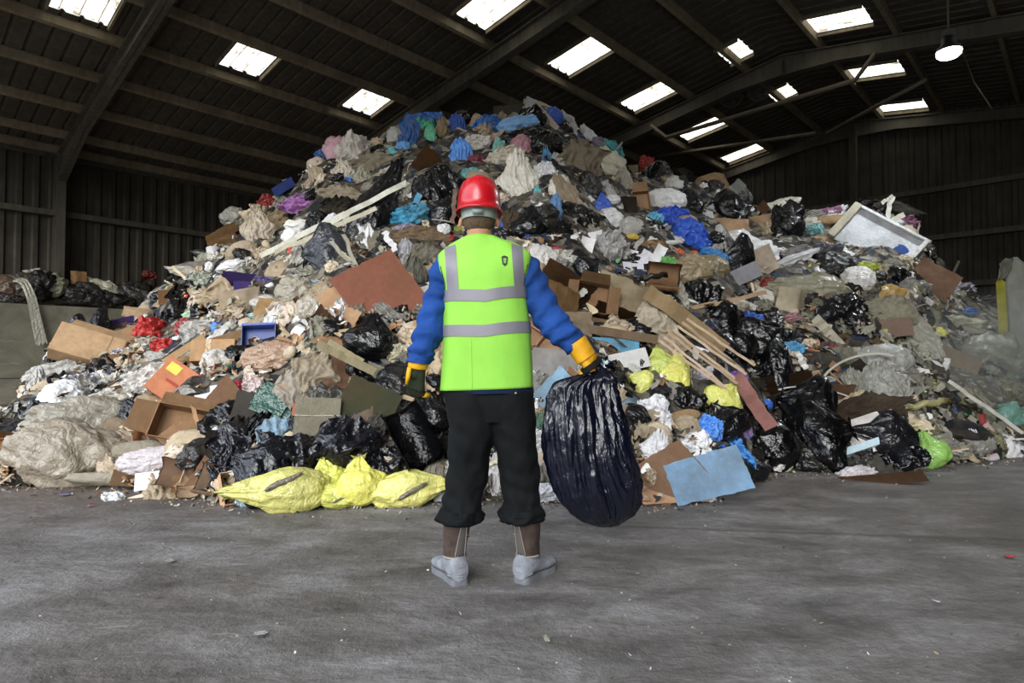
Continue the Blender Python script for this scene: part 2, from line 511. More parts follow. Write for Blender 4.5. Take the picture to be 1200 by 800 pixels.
# ---- two round fans beneath the roof
for k, (px, py, rr) in enumerate(((857, 112, 13), (889, 106, 12))):
    p = BM @ on_plane_l(px, py, 15.9)
    R = rr*p.y/725
    fan = empty('roof_fan', p)
    tag(fan, ['left one of two dark round caged fans under the roof', 'right one of two dark round caged fans under the roof'][k], 'fan', 'round fans under the roof')
    fan.rotation_euler = (math.pi/2+.15, 0, -.35)
    mt = plain('fan_metal', '4a463e', .6, .3)
    bm = bmesh.new()
    for z in (-.07, .07):
        add_tube(bm, [(R*math.cos(t*.2618), R*math.sin(t*.2618), z) for t in range(25)], .018, 6)
    for q in (.35, .6, .8):
        add_tube(bm, [(R*q*math.cos(t*.2618), R*q*math.sin(t*.2618), .08) for t in range(25)], .007, 5)
    for t in range(12):
        a_ = t*math.pi/6; add_tube(bm, [(0, 0, .1), (R*.6*math.cos(a_), R*.6*math.sin(a_), .09), (R*math.cos(a_), R*math.sin(a_), .07), (R*math.cos(a_), R*math.sin(a_), -.07)], .007, 5)
    bm_obj('cage', bm, mt, fan, True)
    bm = bmesh.new()
    for t in range(5):
        a_ = t*math.tau/5; r_ = Matrix.Rotation(a_, 3, 'Z') @ Matrix.Rotation(.5, 3, 'X')
        add_box(bm, Matrix.Rotation(a_, 3, 'Z') @ Vector((R*.48, 0, 0)), (R*.7, R*.32, .01), r_)
    add_lathe(bm, [(.0, -.05), (.07, -.05), (.07, .05), (.0, .05)], 14)
    bm_obj('blades', bm, mt, fan)
    bm = bmesh.new(); zt = zroof((BM.inverted() @ p).y)-.1-p.z
    inv = fan.rotation_euler.to_matrix().inverted()
    add_tube(bm, [inv @ Vector((0, .02, R)), inv @ Vector((0, .02, max(zt, R+.05)))], .02, 6)
    bm_obj('bracket', bm, mt, fan)
# ------------------------------------------------------------------ the mound
# per photo column: foot row, crest row, crest distance
_B = [(-200, 562), (0, 569), (100, 568), (200, 580), (280, 592), (340, 594), (480, 588), (560, 583), (650, 588), (760, 590), (830, 585), (870, 568), (905, 552), (1000, 552), (1060, 554), (1100, 546), (1200, 532), (1400, 520)]
_S = [(-200, 520), (-60, 500), (0, 486), (25, 462), (42, 440), (60, 424), (74, 398), (100, 388), (125, 388), (150, 376), (180, 350), (200, 334), (240, 308), (252, 288), (300, 252), (330, 232), (345, 214), (380, 182), (400, 172), (430, 170), (455, 162), (485, 146), (560, 142), (600, 138), (625, 130), (650, 136), (680, 156), (700, 174), (735, 196), (765, 206), (800, 214), (850, 222), (870, 246), (900, 250), (940, 248), (1000, 248), (1045, 250), (1065, 268), (1085, 290), (1110, 322), (1140, 350), (1165, 372), (1200, 392), (1400, 440)]
_R = [(-200, 6), (0, 6.3), (60, 7.4), (100, 8.4), (165, 9.4), (200, 10), (300, 11), (400, 12), (620, 12.3), (870, 12.6), (1045, 12), (1110, 10.6), (1200, 9.2), (1400, 8.5)]
def _ip(T, x):
    return float(np.interp(x, [a for a, b in T], [b for a, b in T]))
def mound_h(X, Y, rough=True):
    if Y < .5: return 0.0
    px = 600+FPX*X/(Y*math.cos(PITCH)) if True else 0
    px = 600+FPX*X/Y
    if px < -200 or px > 1400: return 0.0
    d = ray(px, _ip(_B, px)); b = -CAM_H/d.z*d.y
    r = _ip(_R, px)
    d = ray(px, _ip(_S, px)); H = CAM_H+d.z/d.y*r
    if Y <= b: return 0.0
    if Y <= r:
        t = (Y-b)/(r-b); h = H*(t**.86)
    else:
        h = H-(Y-r)*.75
    if rough and h > 0:
        k = min(1, (Y-b)/1.2)
        h += k*(.26*noise.noise(Vector((X*.9, Y*.9, 3)))+.17*noise.noise(Vector((X*2.1, Y*2.1, 9))))
    return max(h, 0.0)
def hit(px, py):
    """where the photograph's line of sight meets the mound or the floor"""
    d = ray(px, py); y = 3.6
    while y < 20:
        p = CAMP+d*(y/d.y)
        if p.z <= mound_h(p.x, p.y):
            lo, hi = y-.06, y
            for _ in range(7):
                m = (lo+hi)/2; p = CAMP+d*(m/d.y)
                if p.z <= mound_h(p.x, p.y): hi = m
                else: lo = m
            return p, True
        y += .06
    # over the crest: rest on the ridge line
    r = _ip(_R, px); return CAMP+d*(r/d.y), False
def mnormal(p):
    e = .25
    gx = (mound_h(p.x+e, p.y, False)-mound_h(p.x-e, p.y, False))/(2*e)
    gy = (mound_h(p.x, p.y+e, False)-mound_h(p.x, p.y-e, False))/(2*e)
    gx = max(-1.5, min(1.5, gx)); gy = max(-.2, min(1.2, gy))
    return Vector((-gx, -gy, 1)).normalized()

def mat_mound():
    m = NT('compacted_waste'); g = m.coord('Object')
    w = m.node('ShaderNodeVectorMath', operation='ADD'); m.link(g, w.inputs[0])
    nv = m.node('ShaderNodeTexNoise'); nv.inputs['Scale'].default_value = 3.5; nv.inputs['Detail'].default_value = 4; m.link(g, nv.inputs['Vector'])
    s = m.node('ShaderNodeVectorMath', operation='SCALE'); m.link(nv.outputs['Color'], s.inputs[0]); s.inputs['Scale'].default_value = .35
    m.link(s.outputs[0], w.inputs[1])
    v = m.node('ShaderNodeTexVoronoi'); v.inputs['Scale'].default_value = 9; m.link(w.outputs[0], v.inputs['Vector'])
    sp = m.node('ShaderNodeSeparateColor'); m.link(v.outputs['Color'], sp.inputs[0])
    pal = ['141312', '3a3630', '77705f', '1a1a1c', '9b9689', '4b463c', '6b5338', '272522', '8a8270', '121317', 'b4b0a5', '5a5140', '2c3a52', '6f6a60']
    c = m.ramp(sp.outputs[0], [(i/len(pal), lin(p)) for i, p in enumerate(pal)], 'CONSTANT')
    n = m.noise(18, 4, .7, g)
    c = m.mix(.6, c, m.ramp(n, [(.3, (.2, .2, .2)), (.65, (.85, .85, .85))]), 'MULTIPLY')  # darkens the mound's colour to stand in for shade in the gaps
    m.color(c); m.set(Roughness=.7)
    m.bump(m.math('ADD', n, v.outputs['Distance']), .8, .05)
    return m.m
bm = bmesh.new(); NU = 330; NY = 150
us = np.linspace(-.98, 1.05, NU); rows = []
def mound_pt(u, Y):
    X = u*Y; h = mound_h(X, Y)
    if h > .05:
        q = Vector((X*3.1, Y*3.1, h*3.1))
        h += .06*ridge(q, 2)*min(1, h*2)
    return (X, Y, h-.02)
for j in range(NY):
    Y = 3.9+(18.5-3.9)*(j/(NY-1))**1.35
    rows.append([bm.verts.new(mound_pt(u, Y)) for u in us])
for j in range(NY-1):
    for i in range(NU-1):
        a = (rows[j][i], rows[j][i+1], rows[j+1][i+1], rows[j+1][i])
        if all(v.co.z < -.015 for v in a): continue
        bm.faces.new(a)
for v in [v for v in bm.verts if not v.link_faces]: bm.verts.remove(v)
mound = bm_obj('waste_mound', bm, mat_mound(), smooth=True)
tag(mound, 'high sloping mound of compacted mixed waste filling the hall', 'waste heap', kind='stuff')

# ------------------------------------------------------------------ waste materials
W = {}
W['film'] = obj_mat('thin_plastic_film', .27, .5, .28, '6f685a', ((6, 1), (17, .4)), .05, 4)
W['gloss'] = obj_mat('glossy_bin_plastic', .2, .5, .03, '5e5a52', ((5, 1), (14, .45)), .035, 4)
W['cloth'] = obj_mat('soiled_cloth', .9, .15, .45, '5f5747', ((16, .7), (60, .5)), .03, 3)
W['card'] = obj_mat('brown_cardboard', .85, .15, .5, '6b523b', ((4, .5), (70, .25)), .02, 3)
W['paper'] = obj_mat('loose_paper', .8, .2, .2, '8a8272', ((8, .5),), .02, 5)
W['hard'] = obj_mat('hard_plastic', .35, .5, .25, '5d574b', ((6, .1),), .01, 3)
W['wood'] = obj_mat('raw_wood', .8, .2, .35, '55432c', ((30, .6),), .01, 6)
W['sack'] = obj_mat('woven_sack', .75, .25, .40, '6f6350', ((12, .8), (90, .4)), .03, 4)
W['foil'] = obj_mat('crumpled_foil', .25, .8, .1, '8a8577', ((12, 1), (30, .6)), .05, 4, metal=.85)

# ------------------------------------------------------------------ unit shapes (about 1 x 1, facing +z)
def sheet_mesh(name, pf, nx, ny, thick=0, mask=None):
    """pf(s,t) -> point for s,t in [-1,1]"""
    bm = bmesh.new(); V = []
    for j in range(ny):
        V.append([bm.verts.new(pf(-1+2*i/(nx-1), -1+2*j/(ny-1))) for i in range(nx)])
    for j in range(ny-1):
        for i in range(nx-1):
            if mask and not mask(-1+2*(i+.5)/(nx-1), -1+2*(j+.5)/(ny-1)): continue
            bm.faces.new((V[j][i], V[j][i+1], V[j+1][i+1], V[j+1][i]))
    for v in [v for v in bm.verts if not v.link_faces]: bm.verts.remove(v)
    if thick:
        bmesh.ops.solidify(bm, geom=list(bm.faces), thickness=thick)
    me = bpy.data.meshes.new(name); bm.to_mesh(me); bm.free()
    return me
def sm(me, flag=True):
    me.polygons.foreach_set('use_smooth', [flag]*len(me.polygons)); return me

def sq2disc(s, t):
    return s*math.sqrt(max(0, 1-t*t/2)), t*math.sqrt(max(0, 1-s*s/2))

RNDF = [.2, .9, .5, 0, .7, .35, 1]
def mk_film(seed, n=30, amp=.2, freq=2.4, jag=.35, stretch=(1, 1)):
    o = Vector((seed*7.3, seed*3.1, seed*1.7))
    def pf(s, t):
        x, y = sq2disc(s, t)
        th = math.atan2(y, x); rr = 1+jag*(.45*fb(Vector((math.cos(th)*1.1, math.sin(th)*1.1, seed*2.1)), 2)+.5*abs(noise.noise(Vector((math.cos(th)*3.2, math.sin(th)*3.2, seed*2.1)))))
        q_ = .35*RNDF[seed % 7]; x, y = x*(1-q_)+s*q_*.8, y*(1-q_)+t*q_*.8
        edge = math.hypot(x, y)
        x *= .5*rr; y *= .5*rr
        p = Vector((x*freq*stretch[0], y*freq*stretch[1], 0))+o
        z = amp*ridge(p*1.3, 3)*.6+amp*.9*noise.noise(p*.6)-amp*.9*edge*edge
        dx = .07*noise.noise(p*2+Vector((9, 0, 0))); dy = .07*noise.noise(p*2+Vector((0, 9, 0)))
        return (x+dx, y+dy, z)
    return sm(sheet_mesh('film', pf, n, n))

def mk_rag(seed, n=34, folds=7, amp=.12):
    """hanging cloth or film with long folds running down y"""
    o = Vector((seed*5.3, seed*2.9, 0))
    def pf(s, t):
        w = .5*(1-.38*max(0, -t)-.5*max(0, t)**2+.34*noise.noise(Vector((t*2.2, seed, 0)))+.12*noise.noise(Vector((t*7, seed, 5))))
        x = s*w+.16*noise.noise(Vector((t*1.5, seed+4, 0)))
        y = t*.5*(1+.34*noise.noise(Vector((s*3.3, seed, 3)))-.18*s*s)
        wq = Vector((s*folds*.42+1.1*noise.noise(Vector((s*1.3, t*1.5, seed))), t*.75+seed, seed*.37))
        z = amp*1.1*ridge(wq, 3)*.7+amp*.7*noise.noise(Vector((s*2, t*2, seed+7)))+.05*ridge(Vector((s*3, t*3, seed)), 2)-.16*(s*s+t*t*.5)
        return (x, y, z)
    return sm(sheet_mesh('rag', pf, n, n))

def mk_bag(seed, sub=4, tie=True, fold=.14, sx=1, sy=1, sz=.72):
    bm = bmesh.new(); bmesh.ops.create_icosphere(bm, subdivisions=sub, radius=1)
    o = Vector((seed*3.7, seed*1.9, seed*5.3))
    for v in bm.verts:
        d = v.co.normalized()
        r = 1+.20*noise.noise(d*1.3+o)+fold*.40*ridge(d*1.9+o, 3)+.030*ridge(Vector((d.x*5, d.y*2.0, d.z*5))+o, 2)
        if tie:
            az = math.atan2(d.z, d.x)
            k = max(0, (d.y-.25)/.75)
            r *= 1+.10*k*math.sin(az*9+3*noise.noise(d*2+o))
            r *= 1+.35*k**3
            q = d*r
            q.x *= 1-.72*k**1.4; q.z *= 1-.72*k**1.4
        else:
            q = d*r
        v.co = Vector((q.x*.5*sx, q.y*.5*sy, q.z*.5*sz))
    me = bpy.data.meshes.new('bag'); bm.to_mesh(me); bm.free()
    return sm(me)

def mk_knot(seed):
    """the gathered ears above a tied bag"""
    o = Vector((seed, seed*2, 0))
    def pf(s, t):
        u = (t+1)/2
        w = .05+.16*u**1.3
        return (s*w+.04*noise.noise(Vector((s, u*3, seed))), .52+u*.2+.04*abs(s)*u, .05*math.sin(s*7+seed)+.03*noise.noise(Vector((s*3, u*3, seed))))
    return sm(sheet_mesh('knot', pf, 16, 10, .006))

def mk_card(seed, folds=1, bend=.5, warp=.06, thick=.018, jag=.06, asp=1):
    rr = random.Random(seed); cuts = sorted(rr.uniform(-.6, .6) for _ in range(folds)); angs = [rr.choice((-1, 1))*rr.uniform(.4, 1)*bend for _ in cuts]
    sk = rr.uniform(-.25, .25)
    def pf(s, t):
        x0 = s*(1+jag*noise.noise(Vector((t*4, seed, s))))
        y0 = t*(1+jag*1.4*noise.noise(Vector((s*4, seed+5, t))))*(1+.18*s*rr_a)+sk*s
        x = -1; z = 0; a = 0; last = -1
        for c, g in zip(cuts, angs):
            if x0 > c:
                x += (c-last)*math.cos(a); z += (c-last)*math.sin(a); last = c; a += g
        x += (x0-last)*math.cos(a); z += (x0-last)*math.sin(a)
        z += warp*noise.noise(Vector((s*1.3, t*1.3, seed)))*2
        return (x*.5, y0*.5, z*.5)
    rr_a = rr.uniform(-1, 1)
    return sheet_mesh('card', pf, 18, 14, thick)

def mk_curl(seed, turn=1.9, thick=.015):
    def pf(s, t):
        a = s*turn; r = .33*(1+.18*s)
        return (r*math.sin(a)+.03*noise.noise(Vector((s, t*2, seed))), t*.5*(1+.1*noise.noise(Vector((s*3, seed, 0)))), .3-r*math.cos(a))
    return sm(sheet_mesh('curl', pf, 24, 12, thick))

def mk_box(w=1, h=1, d=.7, flaps=True, seed=0, thick=.02, open_ax='z'):
    bm = bmesh.new(); rr = random.Random(seed)
    x, y, z = w/2, h/2, d
    add_box(bm, (0, 0, thick/2), (w, h, thick))
    add_box(bm, (0, -y, z/2), (w, thick, z)); add_box(bm, (0, y, z/2), (w, thick, z))
    add_box(bm, (-x, 0, z/2), (thick, h, z)); add_box(bm, (x, 0, z/2), (thick, h, z))
    for v in bm.verts: v.co += Vector((.03*noise.noise(v.co*2+Vector((seed, 0, 0))), .03*noise.noise(v.co*2+Vector((0, seed, 0))), -d/2))
    me = bpy.data.meshes.new('box'); bm.to_mesh(me); bm.free(); return me
def mk_flap(w, h, thick=.02):
    """flap hinged along y=0, reaching to +y"""
    def pf(s, t): return (s*w/2*(1-.08*(t+1)/2), (t+1)/2*h, .03*math.sin((t+1)*1.2)+.02*noise.noise(Vector((s*2, t, w))))
    return sheet_mesh('flap', pf, 6, 5, thick)

def mk_board(w=1, h=1, d=.06, bev=.012, warp=0):
    bm = bmesh.new(); add_box(bm, (0, 0, 0), (w, h, d)); bmesh.ops.bevel(bm, geom=list(bm.edges), offset=bev, segments=2, affect='EDGES')
    me = bpy.data.meshes.new('board'); bm.to_mesh(me); bm.free(); return me
def mk_stick(seed, asp=.06, n=9, round_=False, wob=.02):
    bm = bmesh.new(); pts = [(-.5+i/(n-1), wob*noise.noise(Vector((i*.6, seed, 0)))*2, wob*noise.noise(Vector((i*.6, seed, 8)))*2) for i in range(n)]
    if round_: add_tube(bm, pts, asp/2, 8)
    else:
        R = []
        for p in pts:
            R.append([bm.verts.new((p[0], p[1]+a*asp/2, p[2]+b*asp*.22)) for a, b in ((-1, -1), (1, -1), (1, 1), (-1, 1))])
        for i in range(n-1):
            for k in range(4): bm.faces.new((R[i][k], R[i][(k+1) % 4], R[i+1][(k+1) % 4], R[i+1][k]))
        bm.faces.new(R[0][::-1]); bm.faces.new(R[-1])
        j = random.Random(seed)
        for v in R[0]+R[-1]: v.co.x += j.uniform(-.02, .02)
    bmesh.ops.recalc_face_normals(bm, faces=bm.faces)
    me = bpy.data.meshes.new('stick'); bm.to_mesh(me); bm.free(); return sm(me) if round_ else me
def mk_arc(seed, span=2.2, r=.5, th=.02):
    bm = bmesh.new(); add_tube(bm, [(r*math.cos(math.pi/2+span*(i/20-.5)), r*math.sin(math.pi/2+span*(i/20-.5))-r*.6, .03*math.sin(i*.5+seed)) for i in range(21)], th, 8)
    me = bpy.data.meshes.new('arc'); bm.to_mesh(me); bm.free(); return sm(me)
def mk_lathe(prof, n=24):
    bm = bmesh.new(); add_lathe(bm, prof, n, Matrix.Rotation(math.pi/2, 3, 'X') @ Matrix.Diagonal((1, 1, -1)))
    bmesh.ops.recalc_face_normals(bm, faces=bm.faces)
    me = bpy.data.meshes.new('turned'); bm.to_mesh(me); bm.free(); return sm(me)
BOTTLE = [(.0, -.5), (.13, -.5), (.16, -.47), (.16, -.3), (.145, -.27), (.16, -.24), (.16, .1), (.15, .16), (.07, .34), (.055, .36), (.055, .42), (.075, .42), (.075, .5), (0, .5)]
CUP = [(.0, -.5), (.27, -.5), (.3, -.46), (.42, .45), (.45, .47), (.45, .5), (.41, .5), (.28, -.42), (0, -.44)]
TUB = [(.0, -.3), (.42, -.3), (.44, -.27), (.48, .26), (.5, .27), (.5, .3), (.46, .3), (.41, -.24), (0, -.26)]
def mk_sack(seed, sub=4):
    """a pillow shaped woven sack, gathered at one end"""
    bm = bmesh.new(); bmesh.ops.create_icosphere(bm, subdivisions=sub, radius=1); o = Vector((seed*2.7, seed, seed*3.3))
    for v in bm.verts:
        d = v.co.normalized()
        x = math.copysign(abs(d.x)**.75, d.x); y = math.copysign(abs(d.y)**.75, d.y); z = math.copysign(abs(d.z)**.9, d.z)
        k = max(0, x)**3
        p = Vector((x, y*(1-.35*k), z*(1-.2*x*x)))
        r = 1+.13*noise.noise(d*1.4+o)+.11*ridge(Vector((d.x*1.5, d.y*4, d.z*4))+o, 4)
        v.co = Vector((p.x*.5*r, p.y*.36*r, p.z*.28*r))
    me = bpy.data.meshes.new('sack'); bm.to_mesh(me); bm.free(); return sm(me)
def mk_paper(seed, curl=.15):
    def pf(s, t): return (s*.5, t*.5, curl*(s*math.cos(seed)+t*math.sin(seed))**2+.04*noise.noise(Vector((s*1.5, t*1.5, seed))))
    return sheet_mesh('paper', pf, 10, 10)
def mk_chunk(seed, sub=2):
    bm = bmesh.new(); bmesh.ops.create_icosphere(bm, subdivisions=sub, radius=.5); o = Vector((seed*4.1, seed, 2))
    for v in bm.verts:
        d = v.co.normalized(); v.co = d*.5*(1+.5*noise.noise(d*1.7+o)); v.co.z *= .7
    me = bpy.data.meshes.new('chunk'); bm.to_mesh(me); bm.free(); return me

POOL = {
 'film': ([mk_film(i) for i in range(10)], 'film'),
 'crumple': ([mk_film(20+i, 34, .34, 3.6, .3) for i in range(8)], 'film'),
 'blackfilm': ([mk_film(40+i, 34, .26, 2.6, .3, (1, .4)) for i in range(6)], 'gloss'),
 'rag': ([mk_rag(i) for i in range(8)], 'cloth'),
 'drape': ([mk_rag(30+i, 40, 9, .09) for i in range(6)], 'film'),
 'bag': ([mk_bag(i, 5) for i in range(7)], 'gloss'),
 'softbag': ([mk_bag(20+i, 5, False, .42) for i in range(7)], 'film'),
 'sack': ([mk_sack(i) for i in range(5)], 'sack'),
 'card': ([mk_card(i, i % 3) for i in range(10)], 'card'),
 'flat': ([mk_card(60+i, 0, 0, .02, .02, .05) for i in range(6)], 'card'),
 'curl': ([mk_curl(i, 1.3+.25*i) for i in range(4)], 'card'),
 'board': ([mk_board(), mk_board(1, 1, .04)], 'hard'),
 'crate': ([mk_board(1, 1, .5, .16)], 'hard'), 'cbox': ([mk_board(1, 1, .7, .012)], 'card'),
 'stick': ([mk_stick(i) for i in range(5)], 'wood'),
 'plank': ([mk_stick(20+i, .16) for i in range(3)], 'wood'),
 'rod': ([mk_stick(10+i, .03, 9, True, .03) for i in range(3)], 'hard'),
 'arc': ([mk_arc(1, 2.2), mk_arc(2, 3.0)], 'hard'),
 'bottle': ([mk_lathe(BOTTLE)], 'hard'), 'cup': ([mk_lathe(CUP)], 'hard'), 'tub': ([mk_lathe(TUB)], 'hard'),
 'paper': ([mk_paper(i*1.1) for i in range(6)], 'paper'),
 'chunk': ([mk_chunk(i, 3) for i in range(6)], 'hard'),
 'box': ([mk_box(1, 1, .6, seed=i) for i in range(3)], 'card'),
 'ball': ([mk_bag(50, 3, False, .03, 1, 1, 1)], 'hard'),
}
KN = [mk_knot(i) for i in range(3)]
_matcopy = {}
def mesh_mat(me, mk):
    """one mesh datablock per (shape, material)"""
    key = (me.name, mk)
    if key not in _matcopy:
        m2 = me if not me.materials else me.copy()
        m2.materials.clear(); m2.materials.append(W[mk]); _matcopy[key] = m2
    return _matcopy[key]

def alb(col, mk=''):
    """albedo of a piece from its colour name"""
    c = lin(col); l = .2126*c[0]+.7152*c[1]+.0722*c[2]
    if l < .025: return tuple(x*.42 for x in c)
    g, k = (1.55, .78) if mk in ('card', 'wood') else (1.22, .86)
    m = l*g; c = tuple(m+(x*g-m)*k for x in c)
    return tuple(max(.01, min(.82, x)) for x in c)

def orient(n, rot, roll=0, pitch=0):
    """x to the right, z along n, then turned about n by rot degrees"""
    z = n.normalized(); x = Vector((0, 1, 0)).cross(z) if abs(z.y) < .2 else Vector((1, 0, 0))
    x = (x-z*x.dot(z)).normalized(); y = z.cross(x)
    m = Matrix((x, y, z)).transposed()
    return m @ Matrix.Rotation(math.radians(rot), 3, 'Z') @ Matrix.Rotation(math.radians(roll), 3, 'Y') @ Matrix.Rotation(math.radians(pitch), 3, 'X')

def put(kind, px, py, w, h, col, name, label=None, cat=None, rot=0, mat=None, v=None, face=.6, lift=.3, depth=None, roll=0, pitch=0, group=None, dist=None, parent=None):
    """lay one piece of waste on the mound where (px,py) sees it; w,h in photo pixels as seen"""
    pool, dm = POOL[kind]
    me = pool[(v if v is not None else RND.randrange(len(pool))) % len(pool)]
    me = mesh_mat(me, mat or dm)
    if dist is None: p, _ = hit(px, py)
    else: p = at_y(px, py, dist)
    d = p.y; W_ = w*d/FPX; H_ = h*d/FPX
    n = mnormal(p) if p.z > .02 else Vector((0, 0, 1))
    tocam = (CAMP-p).normalized()
    nn = (n*(1-face)+tocam*face).normalized()
    dep = depth*d/FPX if depth is not None else min(W_, H_)*.9+.1*max(W_, H_)
    R3 = orient(nn, rot, roll, pitch)
    p = p+tocam*(lift*.35*min(W_, H_)+(.06 if lift > 1 else 0))
    o = bpy.data.objects.new(name, me); COL.objects.link(o)
    S = Matrix.Diagonal((W_, H_, dep))
    o.matrix_world = Matrix.Translation(p) @ (R3 @ S).to_4x4()
    o.color = (*alb(col, mat or dm), 1)
    if label: tag(o, label, cat or name.replace('_', ' '), group)
    return o

def sub(parent, me, name, col, mat, mw=None, label=None):
    o = bpy.data.objects.new(name, mesh_mat(me, mat)); COL.objects.link(o); o.parent = parent
    if mw is not None: o.matrix_local = mw
    o.color = (*alb(col, mat), 1)
    if label: o['label'] = label
    return o
# ------------------------------------------------------------------ single pieces one can make out
MASK = np.zeros((200, 300), bool)
def mark(px, py, w, h, rot):
    a = math.radians(-rot); ca, sa = math.cos(a), math.sin(a)
    for iy in range(int((py-max(w, h))/4), int((py+max(w, h))/4)+1):
        for ix in range(int((px-max(w, h))/4), int((px+max(w, h))/4)+1):
            if 0 <= ix < 300 and 0 <= iy < 200:
                dx, dy = ix*4+2-px, iy*4+2-py; u = dx*ca+dy*sa; v = -dx*sa+dy*ca
                if (u/(w*.42+5))**2+(v/(h*.42+5))**2 < 1: MASK[iy, ix] = True
def H(kind, px, py, w, h, col, name, label, rot=0, **k):
    k.setdefault('face', .62); k.setdefault('lift', 1.1); k.setdefault('cat', name.replace('_', ' '))
    mark(px, py, w, h, rot)
    return put(kind, px, py, w*1.06, h*1.06, col, name, label, rot=rot, **k)
def KB(px, py, w, h, col, label, rot=0, mat='gloss', name='bin_bag', v=None, **k):
    o = H('bag', px, py, w, h, col, name, label, rot, mat=mat, v=v, **k)
    sub(o, KN[RND.randrange(3)], 'knot', col, mat); return o
def CARTON(px, py, w, h, col, label, rot=0, flaps=(0, 1, 2, 3), depth=None, col2=None, roll=0, pitch=0, **k):
    o = H('box', px, py, w, h, col, 'cardboard_box', label, rot, depth=depth or w*.5, roll=roll, pitch=pitch, **k)
    for i in flaps:
        a = i*math.pi/2; m = Matrix.Rotation(a, 4, 'Z') @ Matrix.Translation((0, .5, .3)) @ Matrix.Rotation(RND.uniform(-.3, 1.1), 4, 'X')
        sub(o, FLAP, 'flap', col2 or col, 'card', m)
    return o
FLAP = mk_flap(.96, .34)
def ST(x0, y0, x1, y1, th, col, name, label, kind='stick', mat=None, lift=0, dd=(0, 0), **k):
    """a long straight piece seen running from (x0,y0) to (x1,y1)"""
    cx, cy = (x0+x1)/2, (y0+y1)/2; p, _ = hit(cx, cy); Y = p.y-.25-lift
    a = at_y(x0, y0, Y+dd[0]); b = at_y(x1, y1, Y+dd[1]); Ln = (b-a).length
    pool, dm = POOL[kind]; me = mesh_mat(pool[k.get('v', RND.randrange(len(pool)))], mat or dm)
    asp = {'stick': .06, 'plank': .16, 'rod': .03}[kind]
    x = (b-a).normalized(); z = ((CAMP-p).normalized()); z = (z-x*z.dot(x)).normalized(); y = z.cross(x)
    wd_ = th*Y/FPX/asp
    o = bpy.data.objects.new(name, me); COL.objects.link(o)
    o.matrix_world = Matrix.Translation((a+b)/2) @ (Matrix((x, y, z)).transposed() @ Matrix.Diagonal((Ln, wd_, wd_*k.get('dz', 1)))).to_4x4()
    o.color = (*alb(col, mat or dm), 1); tag(o, label, name.replace('_', ' '), k.get('group'))
    mark(cx, cy, math.hypot(x1-x0, y1-y0), max(6, th), math.degrees(math.atan2(y0-y1, x1-x0)))
    return o

# --- crest, from left to right
H('crumple', 377, 184, 16, 22, '2d5f9c', 'plastic_bag', 'dark blue plastic scrap at the left end of the upper crest', 20)
H('softbag', 395, 178, 28, 30, 'c79aa4', 'carrier_bag', 'pink carrier bag on the left shoulder of the crest')
H('crumple', 415, 180, 40, 46, 'c4bdb2', 'plastic_sheet', 'clear whitish plastic sheet blowing beside the pink carrier bag', 10)
H('drape', 402, 205, 26, 36, 'b5ab98', 'plastic_strip', 'pale film hanging under the pink carrier bag')
H('film', 407, 212, 13, 11, '3f7fd0', 'plastic_scrap', 'small bright blue scrap below the pink carrier bag')
H('rag', 440, 190, 56, 24, '857c66', 'cloth_rag', 'long drab rag slumped right of the clear plastic sheet', 5)
H('rag', 404, 229, 58, 22, '8f836c', 'cloth_rag', 'tan-grey rag roll above the two cream battens', -8)
H('drape', 425, 210, 22, 34, '8b8770', 'plastic_strip', 'green-grey film strips dangling over dark rags')
H('drape', 479, 160, 26, 52, '1f5596', 'plastic_sheet', 'deep blue plastic sheet hanging at the crest left of the green bag', v=1)
H('film', 472, 171, 16, 12, '4f9bd8', 'plastic_scrap', 'light blue scrap low on the deep blue sheet')
H('crumple', 497, 139, 44, 18, '2f6fc4', 'plastic_bag', 'blue plastic bag behind the green bag on the crest', 8)
H('crumple', 499, 145, 26, 22, '2fb783', 'plastic_bag', 'bright green plastic bag on the crest')
H('drape', 504, 160, 14, 30, '5cc49a', 'plastic_strip', 'pale green tail hanging from the bright green bag')
H('rag', 517, 158, 16, 44, '9d8c68', 'cloth_rag', 'tan knotted cloth hanging beside the green bag')
H('drape', 535, 150, 20, 36, '2456b0', 'plastic_sheet', 'royal blue sheet with white cords at the crest above the helmet')
H('drape', 540, 184, 26, 46, '4288d8', 'plastic_bag', 'bright blue translucent bag hanging above the red helmet')
H('crumple', 572, 149, 38, 30, '2a72bd', 'plastic_bag', 'blue crumpled bag at the middle of the crest')
H('flat', 596, 132, 34, 20, '4a463b', 'plywood_sheet', 'grey-brown sheet standing up behind the crest', 0, depth=8)
H('rag', 590, 137, 26, 12, 'b09c78', 'cloth_rag', 'tan bundle lying on top between two blue plastics', 15)
H('film', 606, 146, 50, 20, '6fa8dd', 'plastic_sheet', 'pale blue plastic sheet draped over the crest', 10)
H('film', 632, 124, 34, 13, 'b9a17e', 'plastic_sheet', 'tan sheet folded over the very top of the heap', -20)
H('bag', 627, 138, 26, 20, '131316', 'bin_bag', 'black bag tucked under the topmost tan sheet')
H('crumple', 657, 142, 44, 24, 'd3d0ca', 'plastic_sheet', 'white plastic sheet running down right of the summit', -28)
H('film', 674, 157, 32, 11, '2c4789', 'plastic_sheet', 'dark blue film edge under the white summit sheet', -32)
H('film', 690, 156, 26, 12, 'dcdbd8', 'plastic_scrap', 'white flapping scrap at the steep right edge of the summit', -40)
H('blackfilm', 616, 160, 56, 22, '141417', 'bin_liner', 'torn black liner under the pale blue sheet')
KB(641, 172, 32, 32, '101013', 'black bag hanging in the hollow under the summit', 170)
H('softbag', 612, 174, 22, 26, 'a8707c', 'carrier_bag', 'rose pink carrier bag under the summit')
H('softbag', 589, 165, 24, 18, 'a8947c', 'carrier_bag', 'beige bag left of the rose pink one')
